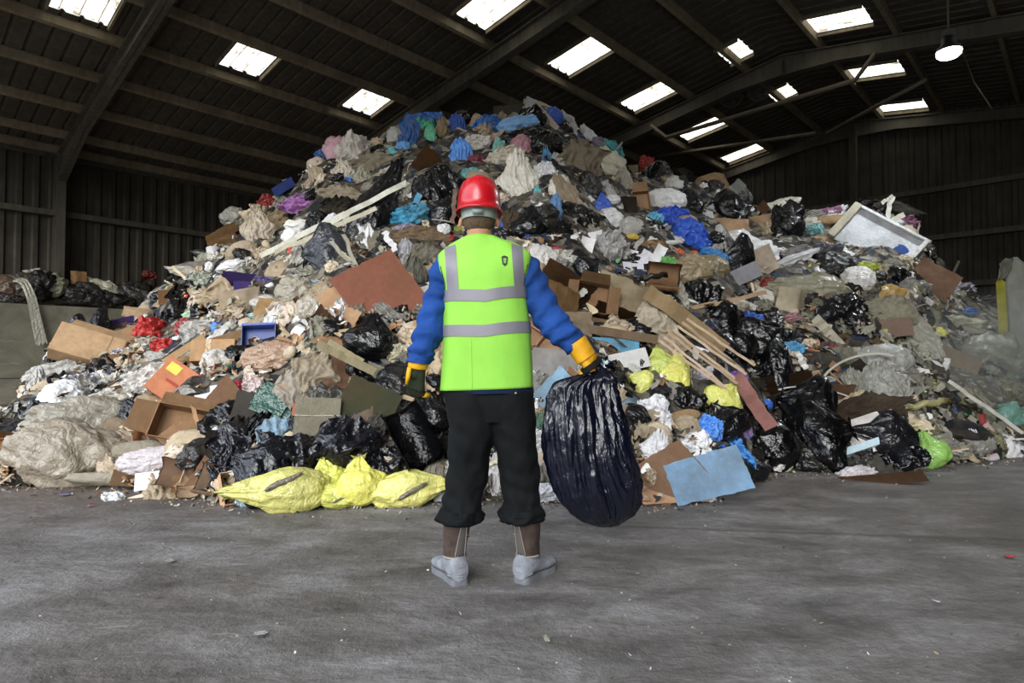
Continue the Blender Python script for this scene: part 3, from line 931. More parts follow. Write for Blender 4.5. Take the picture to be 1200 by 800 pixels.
H('drape', 583, 177, 34, 14, '6fb2a8', 'netting', 'teal netting under the beige bag', 80)
H('crumple', 560, 167, 30, 22, 'cfc9c0', 'plastic_bag', 'white crumpled bag right of the bright blue hanging bag')
H('film', 557, 188, 20, 14, '6e1733', 'plastic_scrap', 'maroon scrap just above the red helmet')
H('crumple', 552, 203, 22, 14, '5fa7a8', 'plastic_scrap', 'small teal scrap touching the top of the red helmet in view')
H('card', 503, 191, 30, 28, '96703f', 'paper_sack', 'torn brown paper sack left above the helmet', -35)
H('arc', 482, 197, 10, 26, 'c9c6be', 'plastic_strap', 'thin white strap looped left of the brown paper sack', 10)
H('crumple', 456, 205, 24, 20, 'c0b7a8', 'plastic_wrapper', 'pale wrapper at the top end of the cream battens')
# --- the great hanging film
H('crumple', 592, 184, 46, 26, 'c5bda8', 'plastic_sheet', 'cream film bunched where the great hanging film begins', 10, v=1)
H('drape', 608, 216, 40, 78, 'cfcabb', 'plastic_sheet', 'great cream film hanging beside the red helmet', 4, v=2, lift=1.6)
H('crumple', 638, 204, 30, 30, 'e3e3e2', 'plastic_bag', 'bright white crumpled bag right of the great hanging film')
H('drape', 641, 190, 12, 36, '2c6f96', 'plastic_sheet', 'dark blue strip behind the bright white bag')
H('softbag', 655, 222, 19, 28, 'c9c2b0', 'carrier_bag', 'cream bag under the bright white bag')
H('rag', 652, 246, 14, 40, '5b86b4', 'cloth_rag', 'faded blue cloth hanging under the cream bag')
H('rag', 682, 186, 54, 44, '7a6e5a', 'cloth_rag', 'mass of brown-grey rags under the summit', 10)
H('rag', 668, 232, 24, 64, '8d7d66', 'cloth_rag', 'long tan cloth sliding down from the summit hollow', 32, lift=1.5)
H('rag', 688, 256, 22, 50, '9c9484', 'cloth_rag', 'grey end of the long sliding cloth', 28, lift=1.4)
H('rod', 578, 211, 22, 8, 'c9342a', 'plastic_tube', 'short red tube just right of the helmet', 30, depth=8)
H('softbag', 714, 194, 26, 40, 'bdb89c', 'plastic_sack', 'cream sausage-shaped sack on the steep right edge', 42)
H('paper', 721, 205, 20, 11, 'eceae6', 'card_sheet', 'white three-cornered card below the cream sausage sack')
H('crumple', 718, 173, 32, 16, '3fa3a5', 'plastic_bag', 'teal bag perched on the steep right edge', -38)
H('crumple', 702, 166, 18, 14, '8f8795', 'plastic_scrap', 'mauve-grey scrap above the teal bag')
H('crumple', 758, 190, 16, 22, '9c2a1c', 'plastic_bag', 'dark red plastic standing up on the right crest')
H('drape', 735, 215, 14, 40, 'a39c8e', 'plastic_strip', 'pale strips trailing under the teal bag', 12)
# --- right of the summit
KB(771, 212, 34, 44, '111114', 'black bag hanging point down on the right crest', 180, lift=1.5)
H('rag', 797, 208, 36, 24, '1f211e', 'coat', 'black coat lying right of the point-down bag')
H('card', 838, 216, 48, 30, 'a5855b', 'cardboard_sheet', 'crumpled tan cardboard standing on the right crest', 15)
KB(806, 243, 38, 30, '151518', 'black bin bag right of the white foam block', 80)
KB(857, 246, 44, 32, '121215', 'black bin bag under the leaning grey plank', -70)
H('crumple', 869, 228, 22, 26, '6d6c69', 'plastic_sheet', 'grey shiny film right of the leaning grey plank')
ST(838, 246, 868, 214, 13, '63645c', 'plank', 'grey plank leaning up at the right crest', 'plank', lift=.25)
H('softbag', 779, 236, 36, 24, 'd5d5d3', 'foam_block', 'white foam block under the point-down black bag')
CARTON(752, 243, 18, 36, '8d6c48', 'tall brown box with a dark face left of the white foam block', 5, (0,), 14)
H('board', 737, 244, 18, 28, '2b2620', 'board', 'small dark brown board beside the tall brown box', 0, mat='wood', depth=6)
H('crumple', 790, 256, 44, 30, '1f54c8', 'plastic_bag', 'vivid blue plastic bag, upper part of a long blue streak', -25, lift=1.7)
H('crumple', 812, 273, 44, 30, '2460d4', 'plastic_bag', 'vivid blue plastic bag, lower part of a long blue streak', -40, lift=1.7)
H('crumple', 768, 256, 18, 18, '5bb4d2', 'plastic_bag', 'light blue bag at the head of the vivid blue streak')
H('crumple', 838, 299, 34, 16, '2f86c8', 'plastic_bag', 'sky blue film at the foot of the vivid blue streak', -25)
H('crumple', 812, 303, 30, 14, '6a6f74', 'plastic_scrap', 'grey film beside the sky blue film', -10)
H('film', 880, 286, 66, 40, 'e2e3e6', 'plastic_sheet', 'large white crumpled sheet on the right slope', -15, v=3, lift=2.4, face=.4)
H('film', 925, 306, 64, 12, 'd0d1d3', 'plastic_sheet', 'white sheet edge running below the large white sheet', 18)
H('card', 852, 266, 48, 20, 'a8845c', 'cardboard_sheet', 'tan cardboard above the large white sheet', 0)
H('card', 888, 259, 44, 14, '9b7a55', 'cardboard_sheet', 'tan cardboard strip leading right above the large white sheet', 8)
KB(922, 264, 36, 34, '1a191c', 'black bin bag right above the large white sheet', 20)
KB(868, 306, 58, 26, '17191c', 'domed black bin bag over the grey panel', 80, lift=1.8)
H('board', 862, 326, 58, 18, '8b8b92', 'metal_panel', 'grey painted metal panel under the domed black bag', 24, mat='hard', depth=5, lift=1.6)
H('softbag', 909, 242, 42, 12, 'cfc8b4', 'foam_roll', 'cream foam roll on the right crest', 6)
KB(927, 248, 26, 20, '201f22', 'small black bag on the right crest beside the foam roll', 0)
H('crumple', 965, 251, 40, 16, '9b6a8c', 'carrier_bag', 'mauve carrier bag on the right crest', 6)
H('sack', 976, 259, 34, 16, '9d7d55', 'paper_sack', 'brown sack in front of the mauve carrier bag', -8)
H('crumple', 956, 272, 20, 24, '72a8a6', 'netting', 'pale teal netting in clear film')
H('film', 945, 264, 36, 18, 'aaa596', 'plastic_sheet', 'clear film left of the teal netting', 10)
H('crumple', 998, 270, 14, 10, '2e5cb5', 'plastic_scrap', 'small bright blue scrap at the white divan base')
H('rag', 990, 268, 30, 24, '231f25', 'cloth_rag', 'dark rag left of the white divan base', -30)
H('card', 976, 283, 44, 12, '9a7e58', 'cardboard_piece', 'tan card strip under the dark rag', -12)
H('crumple', 965, 293, 40, 20, '5a5b60', 'plastic_sheet', 'dark grey plastic left of the white divan base', 5)
H('crumple', 936, 296, 36, 18, '8e8b88', 'plastic_sheet', 'grey-white film below the black bag near the large white sheet', 0)
# the white divan base
div = H('board', 1028, 280, 82, 46, 'c9ccd0', 'divan_base', 'large white cloth-covered divan base tipped on its side, with blue stains', -46, mat='cloth', depth=16, lift=1.6, v=0)
sub(div, mk_board(1.0, .06, .5, .01), 'border', 'dcdcd8', 'cloth', Matrix.Translation((0, .47, .1)))
sub(div, mk_board(.10, 1.0, .6, .01), 'border', 'b5ae98', 'cloth', Matrix.Translation((-.47, 0, .1)))
sub(div, mk_board(.05, 1.0, .5, .01), 'border', 'd2d1cb', 'cloth', Matrix.Translation((.48, 0, .1)))
sub(div, mk_film(91, 16, .02, 3, .6), 'stain', '33508f', 'cloth', Matrix.Translation((.31, .02, .045)) @ Matrix.Diagonal((.16, .26, .5, 1)), 'blue stains')
ST(1036, 266, 1046, 230, 5, 'c3beb0', 'batten', 'pale upright batten at the right crest', lift=.3)
ST(1033, 238, 1046, 230, 4, 'bdb8aa', 'batten', 'short pale stick nailed across the upright batten', lift=.32)
ST(1036, 262, 1060, 252, 6, 'b5ae9b', 'batten', 'pale batten lying right of the upright one', lift=.3)
H('crumple', 1064, 262, 26, 20, '8a5a78', 'carrier_bag', 'mauve bag among battens at the right crest')
H('rag', 1055, 243, 50, 12, '3c3d38', 'cloth_rag', 'dark sheet lying on the far right crest', -18)
for i, (a, b, c, d_) in enumerate(((1050, 272, 1090, 284), (1052, 282, 1078, 288), (1062, 298, 1082, 312), (1098, 310, 1130, 350))):
    ST(a, b, c, d_, 4, ['a8a693', '9aa08c', '6f6d60', '55534a'][i], 'slat', ['upper pale slat right of the divan base', 'lower green-grey slat right of the divan base', 'short drab slat below the green-grey slat', 'long dark slat running down the right edge'][i])
H('crumple', 1013, 317, 42, 18, 'a9b42e', 'plastic_bag', 'yellow-green plastic bag below the divan base', -5)
H('film', 986, 333, 16, 8, 'a3ad33', 'plastic_scrap', 'small yellow-green scrap left of the yellow-green bag')
H('flat', 1093, 330, 44, 40, 'a98468', 'chipboard_sheet', 'pinkish-brown torn board right of the divan base', -38, depth=5, v=1)
H('chunk', 1046, 346, 24, 24, 'a8863f', 'foam_chunk', 'ochre yellow foam chunk on the right slope')
H('film', 945, 335, 76, 30, '87836b', 'plastic_sheet', 'wide drab olive sheet on the right slope', -8, v=5)
H('blackfilm', 985, 361, 56, 32, '1e2023', 'bin_liner', 'black flat liner with a pale edge on the right slope', 8)
H('card', 930, 353, 34, 32, 'ab9f83', 'paper_sack', 'cream crumpled paper sack left of the black flat liner', -20)
H('crumple', 925, 374, 30, 12, '9a6a70', 'cloth_rag', 'pink patterned cloth under the cream paper sack', 12)
ST(955, 372, 985, 405, 11, '9c9680', 'board', 'cream board pointing down below the black flat liner', 'plank')
H('board', 1046, 384, 38, 22, '6b5547', 'brick_block', 'reddish brown block in a grey plastic sheet', 0, mat='wood', depth=12)
H('rag', 1045, 366, 54, 36, '8a8670', 'plastic_sheet', 'drab sheet wrapped over the reddish brown block', -30)
H('drape', 1078, 392, 32, 72, '949282', 'plastic_sheet', 'long grey-green film sliding down right of the brown block', 28, v=3)
H('flat', 1112, 418, 60, 22, '7d705b', 'plywood_sheet', 'grey-brown plywood strip on the lower right slope', -28, depth=4)
ST(1104, 448, 1110, 420, 6, 'b0afaa', 'batten', 'white upright stick under the grey-brown plywood strip')
H('softbag', 1034, 425, 46, 34, '8f9088', 'plastic_bag', 'large grey dusty plastic bag on the lower right slope', 0)
H('drape', 1036, 452, 50, 56, '84857b', 'plastic_sheet', 'grey film hanging from the large grey dusty bag', 5)
H('drape', 1002, 455, 28, 48, '77766a', 'plastic_sheet', 'grey draped film left of the large grey dusty bag', -8)
H('arc', 1000, 432, 90, 60, 'a09c8c', 'plastic_pipe', 'thin pale bent pipe arching over the lower right slope', 18, v=0, depth=20)
H('arc', 960, 462, 90, 34, 'a8a69d', 'plastic_pipe', 'white bent pipe above the two large black bags', -18, v=0, depth=20)
H('rag', 1015, 480, 90, 34, '352a20', 'coir_mat', 'dark brown hairy matting on the lower right slope', 5)
H('film', 1120, 380, 60, 24, '8e8c78', 'plastic_sheet', 'drab folded sheet left of the yellow-edged concrete block', -10)
H('crumple', 1128, 340, 30, 16, 'a7a2ac', 'plastic_bag', 'pale lilac bag at the right edge of the crest', 10)
H('rag', 1160, 352, 50, 12, '3a3733', 'cloth_rag', 'dark flattened rag left of the yellow-edged block', 8)
H('film', 1128, 368, 26, 12, '2f4f68', 'plastic_scrap', 'dark blue-green scrap below the dark flattened rag', -15)
H('film', 1138, 364, 14, 7, '4b6cc0', 'plastic_scrap', 'tiny bright blue and white scrap on the right slope', -15)
H('arc', 1156, 370, 26, 30, '6d6b5e', 'rubber_hose', 'coiled drab hose left of the yellow-edged block', 0, v=1, depth=14)
H('film', 1170, 420, 70, 60, '80806f', 'plastic_sheet', 'dusty sheet at the foot of the yellow-edged block', -35, v=4)
H('film', 1130, 450, 80, 34, '5a594d', 'plastic_sheet', 'dark drab sheet sloping down at the right', -38)
# --- foot of the heap, right
KB(948, 483, 78, 44, '0c0d12', 'upper large shiny black bag at the foot of the right slope', 60, lift=1.6)
KB(965, 512, 74, 42, '0b0c10', 'lower large shiny black bag at the foot of the right slope', -80, lift=1.7)
KB(905, 520, 48, 56, '0d0e11', 'shiny black bag left of the two large ones', 10)
H('crumple', 928, 523, 12, 16, 'e6e8ea', 'plastic_cup', 'crushed white cup between the shiny black bags')
H('film', 920, 543, 14, 18, 'a8b08c', 'plastic_scrap', 'pale green wrapper under the shiny black bags', 20)
H('card', 900, 455, 100, 26, '6e5034', 'cardboard_sheet', 'long brown cardboard above the shiny black bags', 3, v=0)
H('card', 968, 462, 60, 24, '63492f', 'cardboard_sheet', 'dark brown cardboard right of the long brown one', -6, v=3)
H('rag', 922, 470, 50, 16, '151412', 'cloth_rag', 'black fur-like cloth under the long brown cardboard', -10)
H('ball', 898, 474, 13, 13, '2a5fb8', 'ball', 'small blue ball above the shiny black bags')
H('chunk', 924, 480, 26, 10, 'a5674f', 'foam_chunk', 'orange-pink piece beside the small blue ball', 15)
mt = H('board', 985, 515, 100, 34, 'aaa6a2', 'mattress_board', 'speckled grey board with pale blue edge at the foot of the right slope', 14, mat='card', depth=9, face=.45, lift=1.2)
sub(mt, mk_board(1.02, .22, 1.3, .02), 'edge_strip', 'a9c3cf', 'paper', Matrix.Translation((0, -.45, 0)), 'pale blue edge')
H('flat', 1034, 562, 84, 22, '97714f', 'plywood_sheet', 'flat brown board on the floor at the right', -12, depth=4, face=.35, v=2)
H('crumple', 1000, 555, 44, 18, 'b3aeb0', 'plastic_sheet', 'clear film lying on the floor by the flat brown board', 0)
KB(1092, 530, 34, 32, '7fb53f', 'lime green bag at the foot of the right slope', 10, mat='film', name='carrier_bag')
H('film', 1092, 541, 12, 10, 'd9e0ea', 'plastic_scrap', 'white scrap on the lime green bag')
dk = H('sack', 1124, 505, 54, 30, '2a2b31', 'plastic_sack', 'dark sack with white printing at the right foot of the heap', -18)
for i in range(4):
    sub(dk, mk_board(.018, .12, .02, .003), 'print', 'cfd3da', 'paper', Matrix.Translation((.12+.035*i, 0.02*(i % 2), .30)) @ Matrix.Rotation(.3, 4, 'Z'))
H('softbag', 1140, 520, 34, 24, '7b7a72', 'plastic_bag', 'grey bag under the dark printed sack')
H('crumple', 1131, 463, 32, 14, 'a3a448', 'cloth_rag', 'dull yellow cloth on the lower right slope', -15)
ST(1113, 447, 1198, 506, 4, 'b0aea2', 'batten', 'long pale stick slanting down at the far right', lift=.35)
ST(1050, 478, 1112, 470, 8, '8f8a52', 'plastic_pipe', 'dull yellow pipe on the lower right slope', 'rod')
H('film', 1116, 479, 8, 20, '35507c', 'plastic_scrap', 'blue scrap hanging from the dull yellow pipe', 5)
KB(1176, 486, 34, 26, '5f8f80', 'green translucent bag at the far right foot', 30, mat='film', name='carrier_bag')
KB(1198, 497, 30, 28, '4f857c', 'sea-green translucent bag at the right frame edge', 0, mat='film', name='carrier_bag')
for i, (a, b) in enumerate(((1150, 492), (1158, 502), (1156, 528), (1163, 536))):
    H('cup', a, b, 12, 11, ['a8352f', 'c7a8a6', '8c3437', 'b9b3b6'][i], 'plastic_cup', ['red cup under the long pale stick', 'pinkish cup under the red cup', 'dark red cup low at the right foot', 'pale cup lying on the floor edge at the right'][i], 30*i)
H('softbag', 1042, 502, 18, 22, '3c4560', 'plastic_bag', 'navy and white bag right of the pale blue edged board')
H('crumple', 1056, 500, 14, 26, 'b4b3bf', 'plastic_sheet', 'white film beside the navy bag')
H('film', 1068, 500, 14, 12, 'a7a36c', 'plastic_scrap', 'yellow wrapper beside the white film')
H('film', 1075, 517, 60, 10, '6f7a55', 'plastic_sheet', 'thin green sheet above the lime green bag', 5)
H('chunk', 1028, 503, 14, 12, 'a57745', 'foam_chunk', 'ochre piece behind the pale blue edged board')
H('blackfilm', 1060, 535, 50, 30, '14161c', 'bin_liner', 'black liner left of the lime green bag', 0)
# --- right middle
KB(688, 315, 30, 24, '1c1c1f', 'black shoe-shaped bag under two white cards', -50)
H('film', 697, 326, 20, 14, '2c3c92', 'plastic_scrap', 'glittery blue scrap under the black shoe-shaped bag')
for i, (a, b, r) in enumerate(((687, 290, -15), (699, 284, 10))):
    H('paper', a, b, 15, 24, 'e2e2e6', 'card_sheet', ['left of two white cards by the vest shoulder', 'right of two white cards by the vest shoulder'][i], r, lift=2.2)
H('crumple', 717, 290, 40, 42, '9d9b98', 'plastic_sheet', 'grey dusty film right of the two white cards', 0)
H('crumple', 664, 302, 36, 20, 'a9a79c', 'plastic_sheet', 'pale grey film beside the vest shoulder', -10)
H('rag', 651, 293, 16, 8, 'b03a4c', 'cloth_rag', 'small crimson rag beside the vest shoulder', 0)
for i, (a, b, r) in enumerate(((735, 297, -20), (748, 305, 12), (762, 303, -30), (742, 312, 5), (772, 298, 60))):
    H('paper', a, b, 22, 12, ['dcd9de', 'cfccd6', 'e3e2ea', 'c5c3cd', 'd9dbe6'][i], 'newspaper', ['topmost loose newspaper sheet right of the grey film', 'second loose newspaper sheet right of the grey film', 'newspaper sheet nearest the orange scrap', 'lowest loose newspaper sheet above the brown barrel', 'folded white paper beside the green mesh'][i], r, lift=1.5, v=i)
H('crumple', 762, 290, 44, 18, '8a6a42', 'matting', 'brown fibre mat above the newspapers', -4)
H('tub', 735, 265, 32, 14, 'b3c3b4', 'plastic_tray', 'mint green tray above the newspapers', -14)
H('film', 741, 277, 14, 8, 'c9a82a', 'plastic_scrap', 'small yellow label below the mint green tray')
H('bag', 706, 242, 18, 22, '2a57c0', 'plastic_bag', 'round blue bag on the slope right of the sliding cloth', mat='film')
H('blackfilm', 676, 250, 54, 26, '2b2926', 'tarpaulin', 'dark folded tarpaulin left of the round blue bag', -18)
KB(622, 266, 38, 30, '16161a', 'black bag directly right of the person\'s neck', 0)
H('rag', 600, 258, 24, 26, '4a3d2f', 'cloth_rag', 'brown cloth directly right of the person\'s neck', 0)
H('crumple', 793, 296, 16, 10, 'd2622a', 'plastic_scrap', 'upper orange scrap above the green mesh')
H('crumple', 812, 297, 12, 8, 'c9683a', 'plastic_scrap', 'orange scrap right of the upper orange scrap')
H('crumple', 782, 309, 20, 20, '5fa64a', 'netting', 'bright green mesh bag below the orange scraps')
H('softbag', 808, 317, 40, 28, '877757', 'cloth_bag', 'khaki cloth bag right of the green mesh bag')
H('softbag', 833, 315, 30, 26, '7d6f52', 'cloth_bag', 'khaki pouch right of the khaki cloth bag')
H('curl', 776, 331, 44, 36, '7e5c38', 'cardboard_drum', 'brown cardboard drum lying below the newspapers', 80, v=3)
ST(742, 327, 782, 322, 7, '26241f', 'plastic_pipe', 'black pipe end lying across the brown drum', 'rod', lift=.3)
H('blackfilm', 822, 345, 52, 34, '0f0e0e', 'bin_liner', 'black liner under the khaki cloth bag', 0, v=1)
H('crumple', 797, 345, 18, 34, '9a9789', 'plastic_sheet', 'crinkled clear film right of the brown drum', 15)
ST(757, 340, 848, 407, 18, '77613c', 'plank', 'long olive-brown plank slanting down right of the cream cloth', 'plank', lift=.2)
ST(788, 366, 897, 343, 5, '8f7351', 'batten', 'long thin batten lying across the olive-brown plank', lift=.35)
for i in range(7):
    ST(806-i*5.5, 374+i*4.2, 884-i*5.0-(i % 2)*8, 428+i*5.2, 3.0, ['a18a6d', '947d61', 'a68f73'][i % 3], 'slat', 'thin brown slat in the fanned bundle below the olive-brown plank', group='fanned slats', lift=.3+.02*(i % 3))
H('rag', 774, 368, 50, 46, 'a89c86', 'cloth_rag', 'cream cloth lying above the fanned slats', 25, lift=1.5, v=2)
H('card', 718, 352, 60, 62, '857759', 'cardboard_sheet', 'large grey-brown cardboard point right of the sleeve', -38, v=0)
H('card', 665, 333, 62, 34, '8a6a45', 'cardboard_sheet', 'brown cardboard arching over the raised sleeve', -30, v=1)
H('card', 656, 358, 46, 52, '96713f', 'cardboard_sheet', 'light brown cardboard behind the sleeve elbow', -10, v=4)
H('card', 722, 372, 50, 26, '7f5c34', 'cardboard_piece', 'folded brown card below the large cardboard point', -25, v=2)
CARTON(694, 350, 34, 34, '6c4f2f', 'small open brown box behind the forearm', -10, (0, 1, 3), 20)
ST(690, 385, 770, 398, 10, '5c4a34', 'plank', 'dark brown plank under the folded brown card', 'plank')
H('board', 720, 404, 54, 16, '4796b8', 'foam_slab', 'turquoise blue slab right of the yellow glove', -3, mat='cloth', depth=10)
H('board', 730, 424, 56, 22, 'b2b2ae', 'board', 'white-grey board right of the yellow glove', 12, mat='paper', depth=6, lift=1.5)
H('board', 683, 392, 18, 28, 'c9c7be', 'board', 'white board end sticking up beside the sleeve', -28, mat='paper', depth=5)
H('flat', 640, 396, 34, 36, '8d6747', 'plywood_sheet', 'brown panel showing between vest and sleeve', 0, depth=4)
KB(862, 405, 44, 42, '121214', 'black bag with white flecks right of the olive-brown plank', 20)
KB(848, 378, 54, 34, '0e0e10', 'black bag behind the olive-brown plank', 80)
KB(890, 398, 54, 40, '101013', 'black bag right of the white-flecked one', -60)
KB(908, 430, 66, 36, '0f1116', 'black bag above the long brown cardboard', 90)
H('crumple', 880, 374, 30, 18, '2a5fba', 'plastic_bag', 'bright blue bag end among black bags', -5)
H('softbag', 860, 358, 26, 14, '9b9482', 'plastic_bag', 'cream bag left of the bright blue end', 0)
H('crumple', 901, 334, 22, 18, '8e2325', 'plastic_bag', 'dark red bag right of the grey metal panel')
H('paper', 896, 347, 20, 16, 'c3bfb3', 'card_sheet', 'cream card under the dark red bag', -20)
H('crumple', 924, 408, 34, 16, '3a93c0', 'plastic_bag', 'sky blue crumpled bag on the right slope', 0)
ST(934, 412, 944, 432, 6, 'bdbcb6', 'batten', 'short white stick below the sky blue bag')
H('flat', 905, 352, 30, 12, '8a6440', 'cardboard_piece', 'small brown card near the dark red bag', 12, depth=3)
# --- low middle right of the person
H('flat', 655, 432, 62, 44, 'b9b6b2', 'plastic_sheet', 'broad white sheet behind the held bag', -10, depth=4)
H('card', 654, 462, 46, 40, '7ba1b8', 'cardboard_sheet', 'pale blue card left behind the held bag', 38, v=2)
H('card', 738, 474, 40, 40, '7f9fb4', 'cardboard_sheet', 'pale blue card right behind the held bag', 50, v=5)
H('crumple', 767, 485, 40, 44, 'cfcfd2', 'plastic_sheet', 'white crumpled plastic right of the held bag', 0)
H('drape', 770, 530, 34, 50, 'c3c3c6', 'plastic_sheet', 'lower end of the white crumpled plastic right of the held bag', -10)
H('flat', 786, 553, 62, 50, '8f6b4d', 'cardboard_sheet', 'brown cardboard under the white crumpled plastic', 35, depth=4, v=3)
bs = H('flat', 830, 557, 82, 46, '7fa8c8', 'cardboard_sheet', 'sky blue sheet lying at the foot of the heap', 14, depth=5, v=4, lift=2)
H('flat', 790, 578, 72, 22, '9a7452', 'cardboard_sheet', 'flat brown cardboard on the floor under the sky blue sheet', 4, depth=4, face=.4)
H('crumple', 832, 503, 30, 34, '3c82d6', 'plastic_bag', 'sky blue bag above the sky blue sheet', -25, lift=1.6)
H('crumple', 866, 532, 26, 46, '2c84d2', 'plastic_bag', 'shiny blue bag right of the sky blue sheet', 35, lift=1.6)
KB(850, 497, 44, 34, '131418', 'black bag between the two blue ones', 30)
H('blackfilm', 806, 468, 46, 28, '141414', 'bin_liner', 'black liner under the yellow bags', -10)
H('sack', 800, 489, 34, 20, '8b6f48', 'paper_sack', 'tan sack right of the white crumpled plastic', 10)
H('softbag', 870, 565, 16, 30, '2b2d33', 'plastic_bag', 'dark bag at the right corner of the sky blue sheet')
KB(775, 430, 34, 30, 'b4c04a', 'lime yellow knotted bag above the held bag side', 5, mat='film', name='clinical_waste_bag', lift=1.6)
KB(752, 449, 30, 24, 'c4c650', 'small yellow bag left of its group', 60, mat='film', name='clinical_waste_bag')
KB(793, 446, 58, 26, 'cfcb3a', 'bright yellow bag in the middle of its group', 80, mat='film', name='clinical_waste_bag', lift=1.6)
KB(846, 470, 40, 34, 'bfc048', 'yellow bag with black and white folds right of its group', -40, mat='film', name='clinical_waste_bag', lift=1.5)
H('arc', 828, 432, 54, 60, '4c463a', 'rubber_ring', 'dark rubber rim half buried below the fanned slats', 40, v=1, depth=26)
H('crumple', 826, 438, 18, 14, 'a9a4b4', 'plastic_scrap', 'lilac scrap inside the dark rubber rim')
ST(862, 440, 903, 500, 16, '80524a', 'plank', 'dull red plank slanting down right of the yellow bags', 'plank', lift=.35)
H('crumple', 866, 443, 18, 18, '8250b0', 'carrier_bag', 'violet bag on the upper end of the dull red plank', lift=3)
H('crumple', 875, 503, 12, 22, '7a6aa0', 'plastic_scrap', 'violet-grey scrap below the dull red plank')
H('rag', 708, 447, 10, 10, '5b5b58', 'cloth_rag', 'grey scrap behind the glove')
# --- seen between legs and by the trousers
H('drape', 585, 555, 34, 46, 'aeacaa', 'plastic_sheet', 'white film seen between the legs', 0)
ST(566, 545, 592, 538, 4, 'b5a98d', 'batten', 'pale stick seen between the legs')
H('crumple', 640, 520, 34, 34, 'c2c1bf', 'plastic_sheet', 'white film between the trousers and the held bag', 0)
H('crumple', 640, 575, 34, 20, 'c8cad0', 'plastic_sheet', 'white film on the floor behind the held bag', 0)
H('rag', 634, 497, 20, 26, '4c6a58', 'cloth_rag', 'green cloth between the trousers and the held bag', 0)
# --- left of the person, upper
H('blackfilm', 517, 222, 66, 54, '1b1b1e', 'bin_liner', 'broad black liner left of the red helmet', 30, v=2, lift=1.4)
KB(519, 250, 36, 30, '1d1e22', 'black bag under the broad black liner', 60)
ST(531, 262, 533, 222, 5, '6b5646', 'batten', 'thin brown upright stick left of the helmet', lift=.4)
KB(440, 255, 44, 92, '1c1c1f', 'long upright black bag under the cream battens', -18, lift=1.5)
KB(386, 297, 64, 38, '2b2d33', 'large charcoal bag left of the long upright black bag', 100, lift=1.6)
H('drape', 357, 300, 34, 56, '9b988c', 'plastic_sheet', 'grey translucent film left of the large charcoal bag', -22, v=4, lift=1.7)
ST(308, 298, 476, 215, 6, 'cdc6ac', 'batten', 'upper long cream batten', lift=.45)
ST(322, 296, 440, 244, 5, 'b9b196', 'batten', 'lower long cream batten', lift=.42)
ST(380, 262, 405, 250, 5, 'c9c3ae', 'batten', 'short cream batten above the long ones', lift=.4)
H('softbag', 386, 267, 16, 30, 'cdccd2', 'milk_carton', 'white crushed carton left of the long upright black bag', -18)
H('crumple', 478, 252, 50, 26, '3d9fc2', 'towel', 'turquoise towel left of the helmet', 18, mat='cloth', lift=1.7)
ST(483, 242, 493, 228, 7, '4a9fcc', 'strap', 'short blue strap above the turquoise towel', lift=.5)
H('crumple', 502, 246, 22, 26, 'b39a6a', 'sponge', 'tan stained sponge on the turquoise towel', 0)
H('crumple', 472, 268, 30, 12, '8f8da0', 'cloth_rag', 'lilac-grey rag under the turquoise towel', 15)
ST(450, 272, 464, 294, 7, 'd5d4d6', 'strap', 'white strap curling below the turquoise towel', lift=.4)
H('rag', 497, 278, 78, 26, '6f5c44', 'blanket', 'brown blanket left of the vest shoulder', -6, v=3)
H('drape', 475, 296, 18, 34, '8b8a8e', 'plastic_strip', 'grey strip hanging from the brown blanket')
H('rag', 495, 300, 50, 30, '6c695a', 'cloth_rag', 'drab rag under the brown blanket', 5)
H('rag', 484, 325, 30, 50, '5a594e', 'cloth_rag', 'dark drab rag beside the blue sleeve', 0)
for i, (a, b, c_) in enumerate(((517, 269, 'c02228'), (528, 280, 'a51f25'))):
    H('crumple', a, b, 14, 9, c_, 'plastic_scrap', ['red scrap left of the neck', 'dark red scrap on the vest shoulder line'][i])
H('crumple', 537, 268, 10, 7, 'b5c43a', 'plastic_scrap', 'yellow-green scrap beside the neck')
H('crumple', 354, 238, 54, 22, '95599c', 'netting', 'purple net bag on the upper left slope', 6, lift=1.6)
H('rag', 400, 243, 46, 26, '1b1b1c', 'cloth_rag', 'black rag right of the purple net bag', 0)
H('blackfilm', 372, 262, 30, 30, '202321', 'bin_liner', 'black-green liner beneath the purple net bag', 30)
H('rag', 333, 258, 50, 26, '8a7658', 'wool_fleece', 'tan fleece below the purple net bag', 8)
H('drape', 302, 272, 36, 52, 'a89a84', 'plastic_sheet', 'cream film hanging on the upper left slope', 8)
H('crumple', 308, 298, 26, 20, 'b09a7c', 'foam_chunk', 'fluffy beige foam below the cream film', 0)
H('chunk', 348, 264, 26, 14, 'ddd9cc', 'foam_chunk', 'white foam lid on the upper left slope', 0)
H('chunk', 344, 276, 22, 18, 'd9d8de', 'foam_chunk', 'white foam block under the white foam lid', 10)
H('cup', 341, 293, 8, 10, 'd23a22', 'plastic_cup', 'small red cup beside the grey translucent film')
ST(333, 307, 341, 298, 2.5, 'c9c3b4', 'drinking_straw', 'white stick pointing at the small red cup', lift=.4)
H('card', 261, 278, 36, 22, 'a9824c', 'cardboard_piece', 'ochre cardboard at the left shoulder of the slope', 22, v=0)
H('flat', 332, 219, 26, 12, '3c5aa8', 'plastic_board', 'blue board at the left crest', 32, depth=4)
H('crumple', 311, 236, 20, 16, '8e2320', 'cloth_rag', 'dark red cloth at the left crest', 30)
H('softbag', 274, 255, 24, 20, '7d7c70', 'carrier_bag', 'murky clear bag at the left crest')
H('bottle', 232, 296, 24, 16, '2a2a2b', 'plastic_bottle', 'dark bottle at the left crest', 80)
H('crumple', 250, 300, 14, 12, 'd0ccc2', 'plastic_scrap', 'white scrap at the left crest below the ochre cardboard')
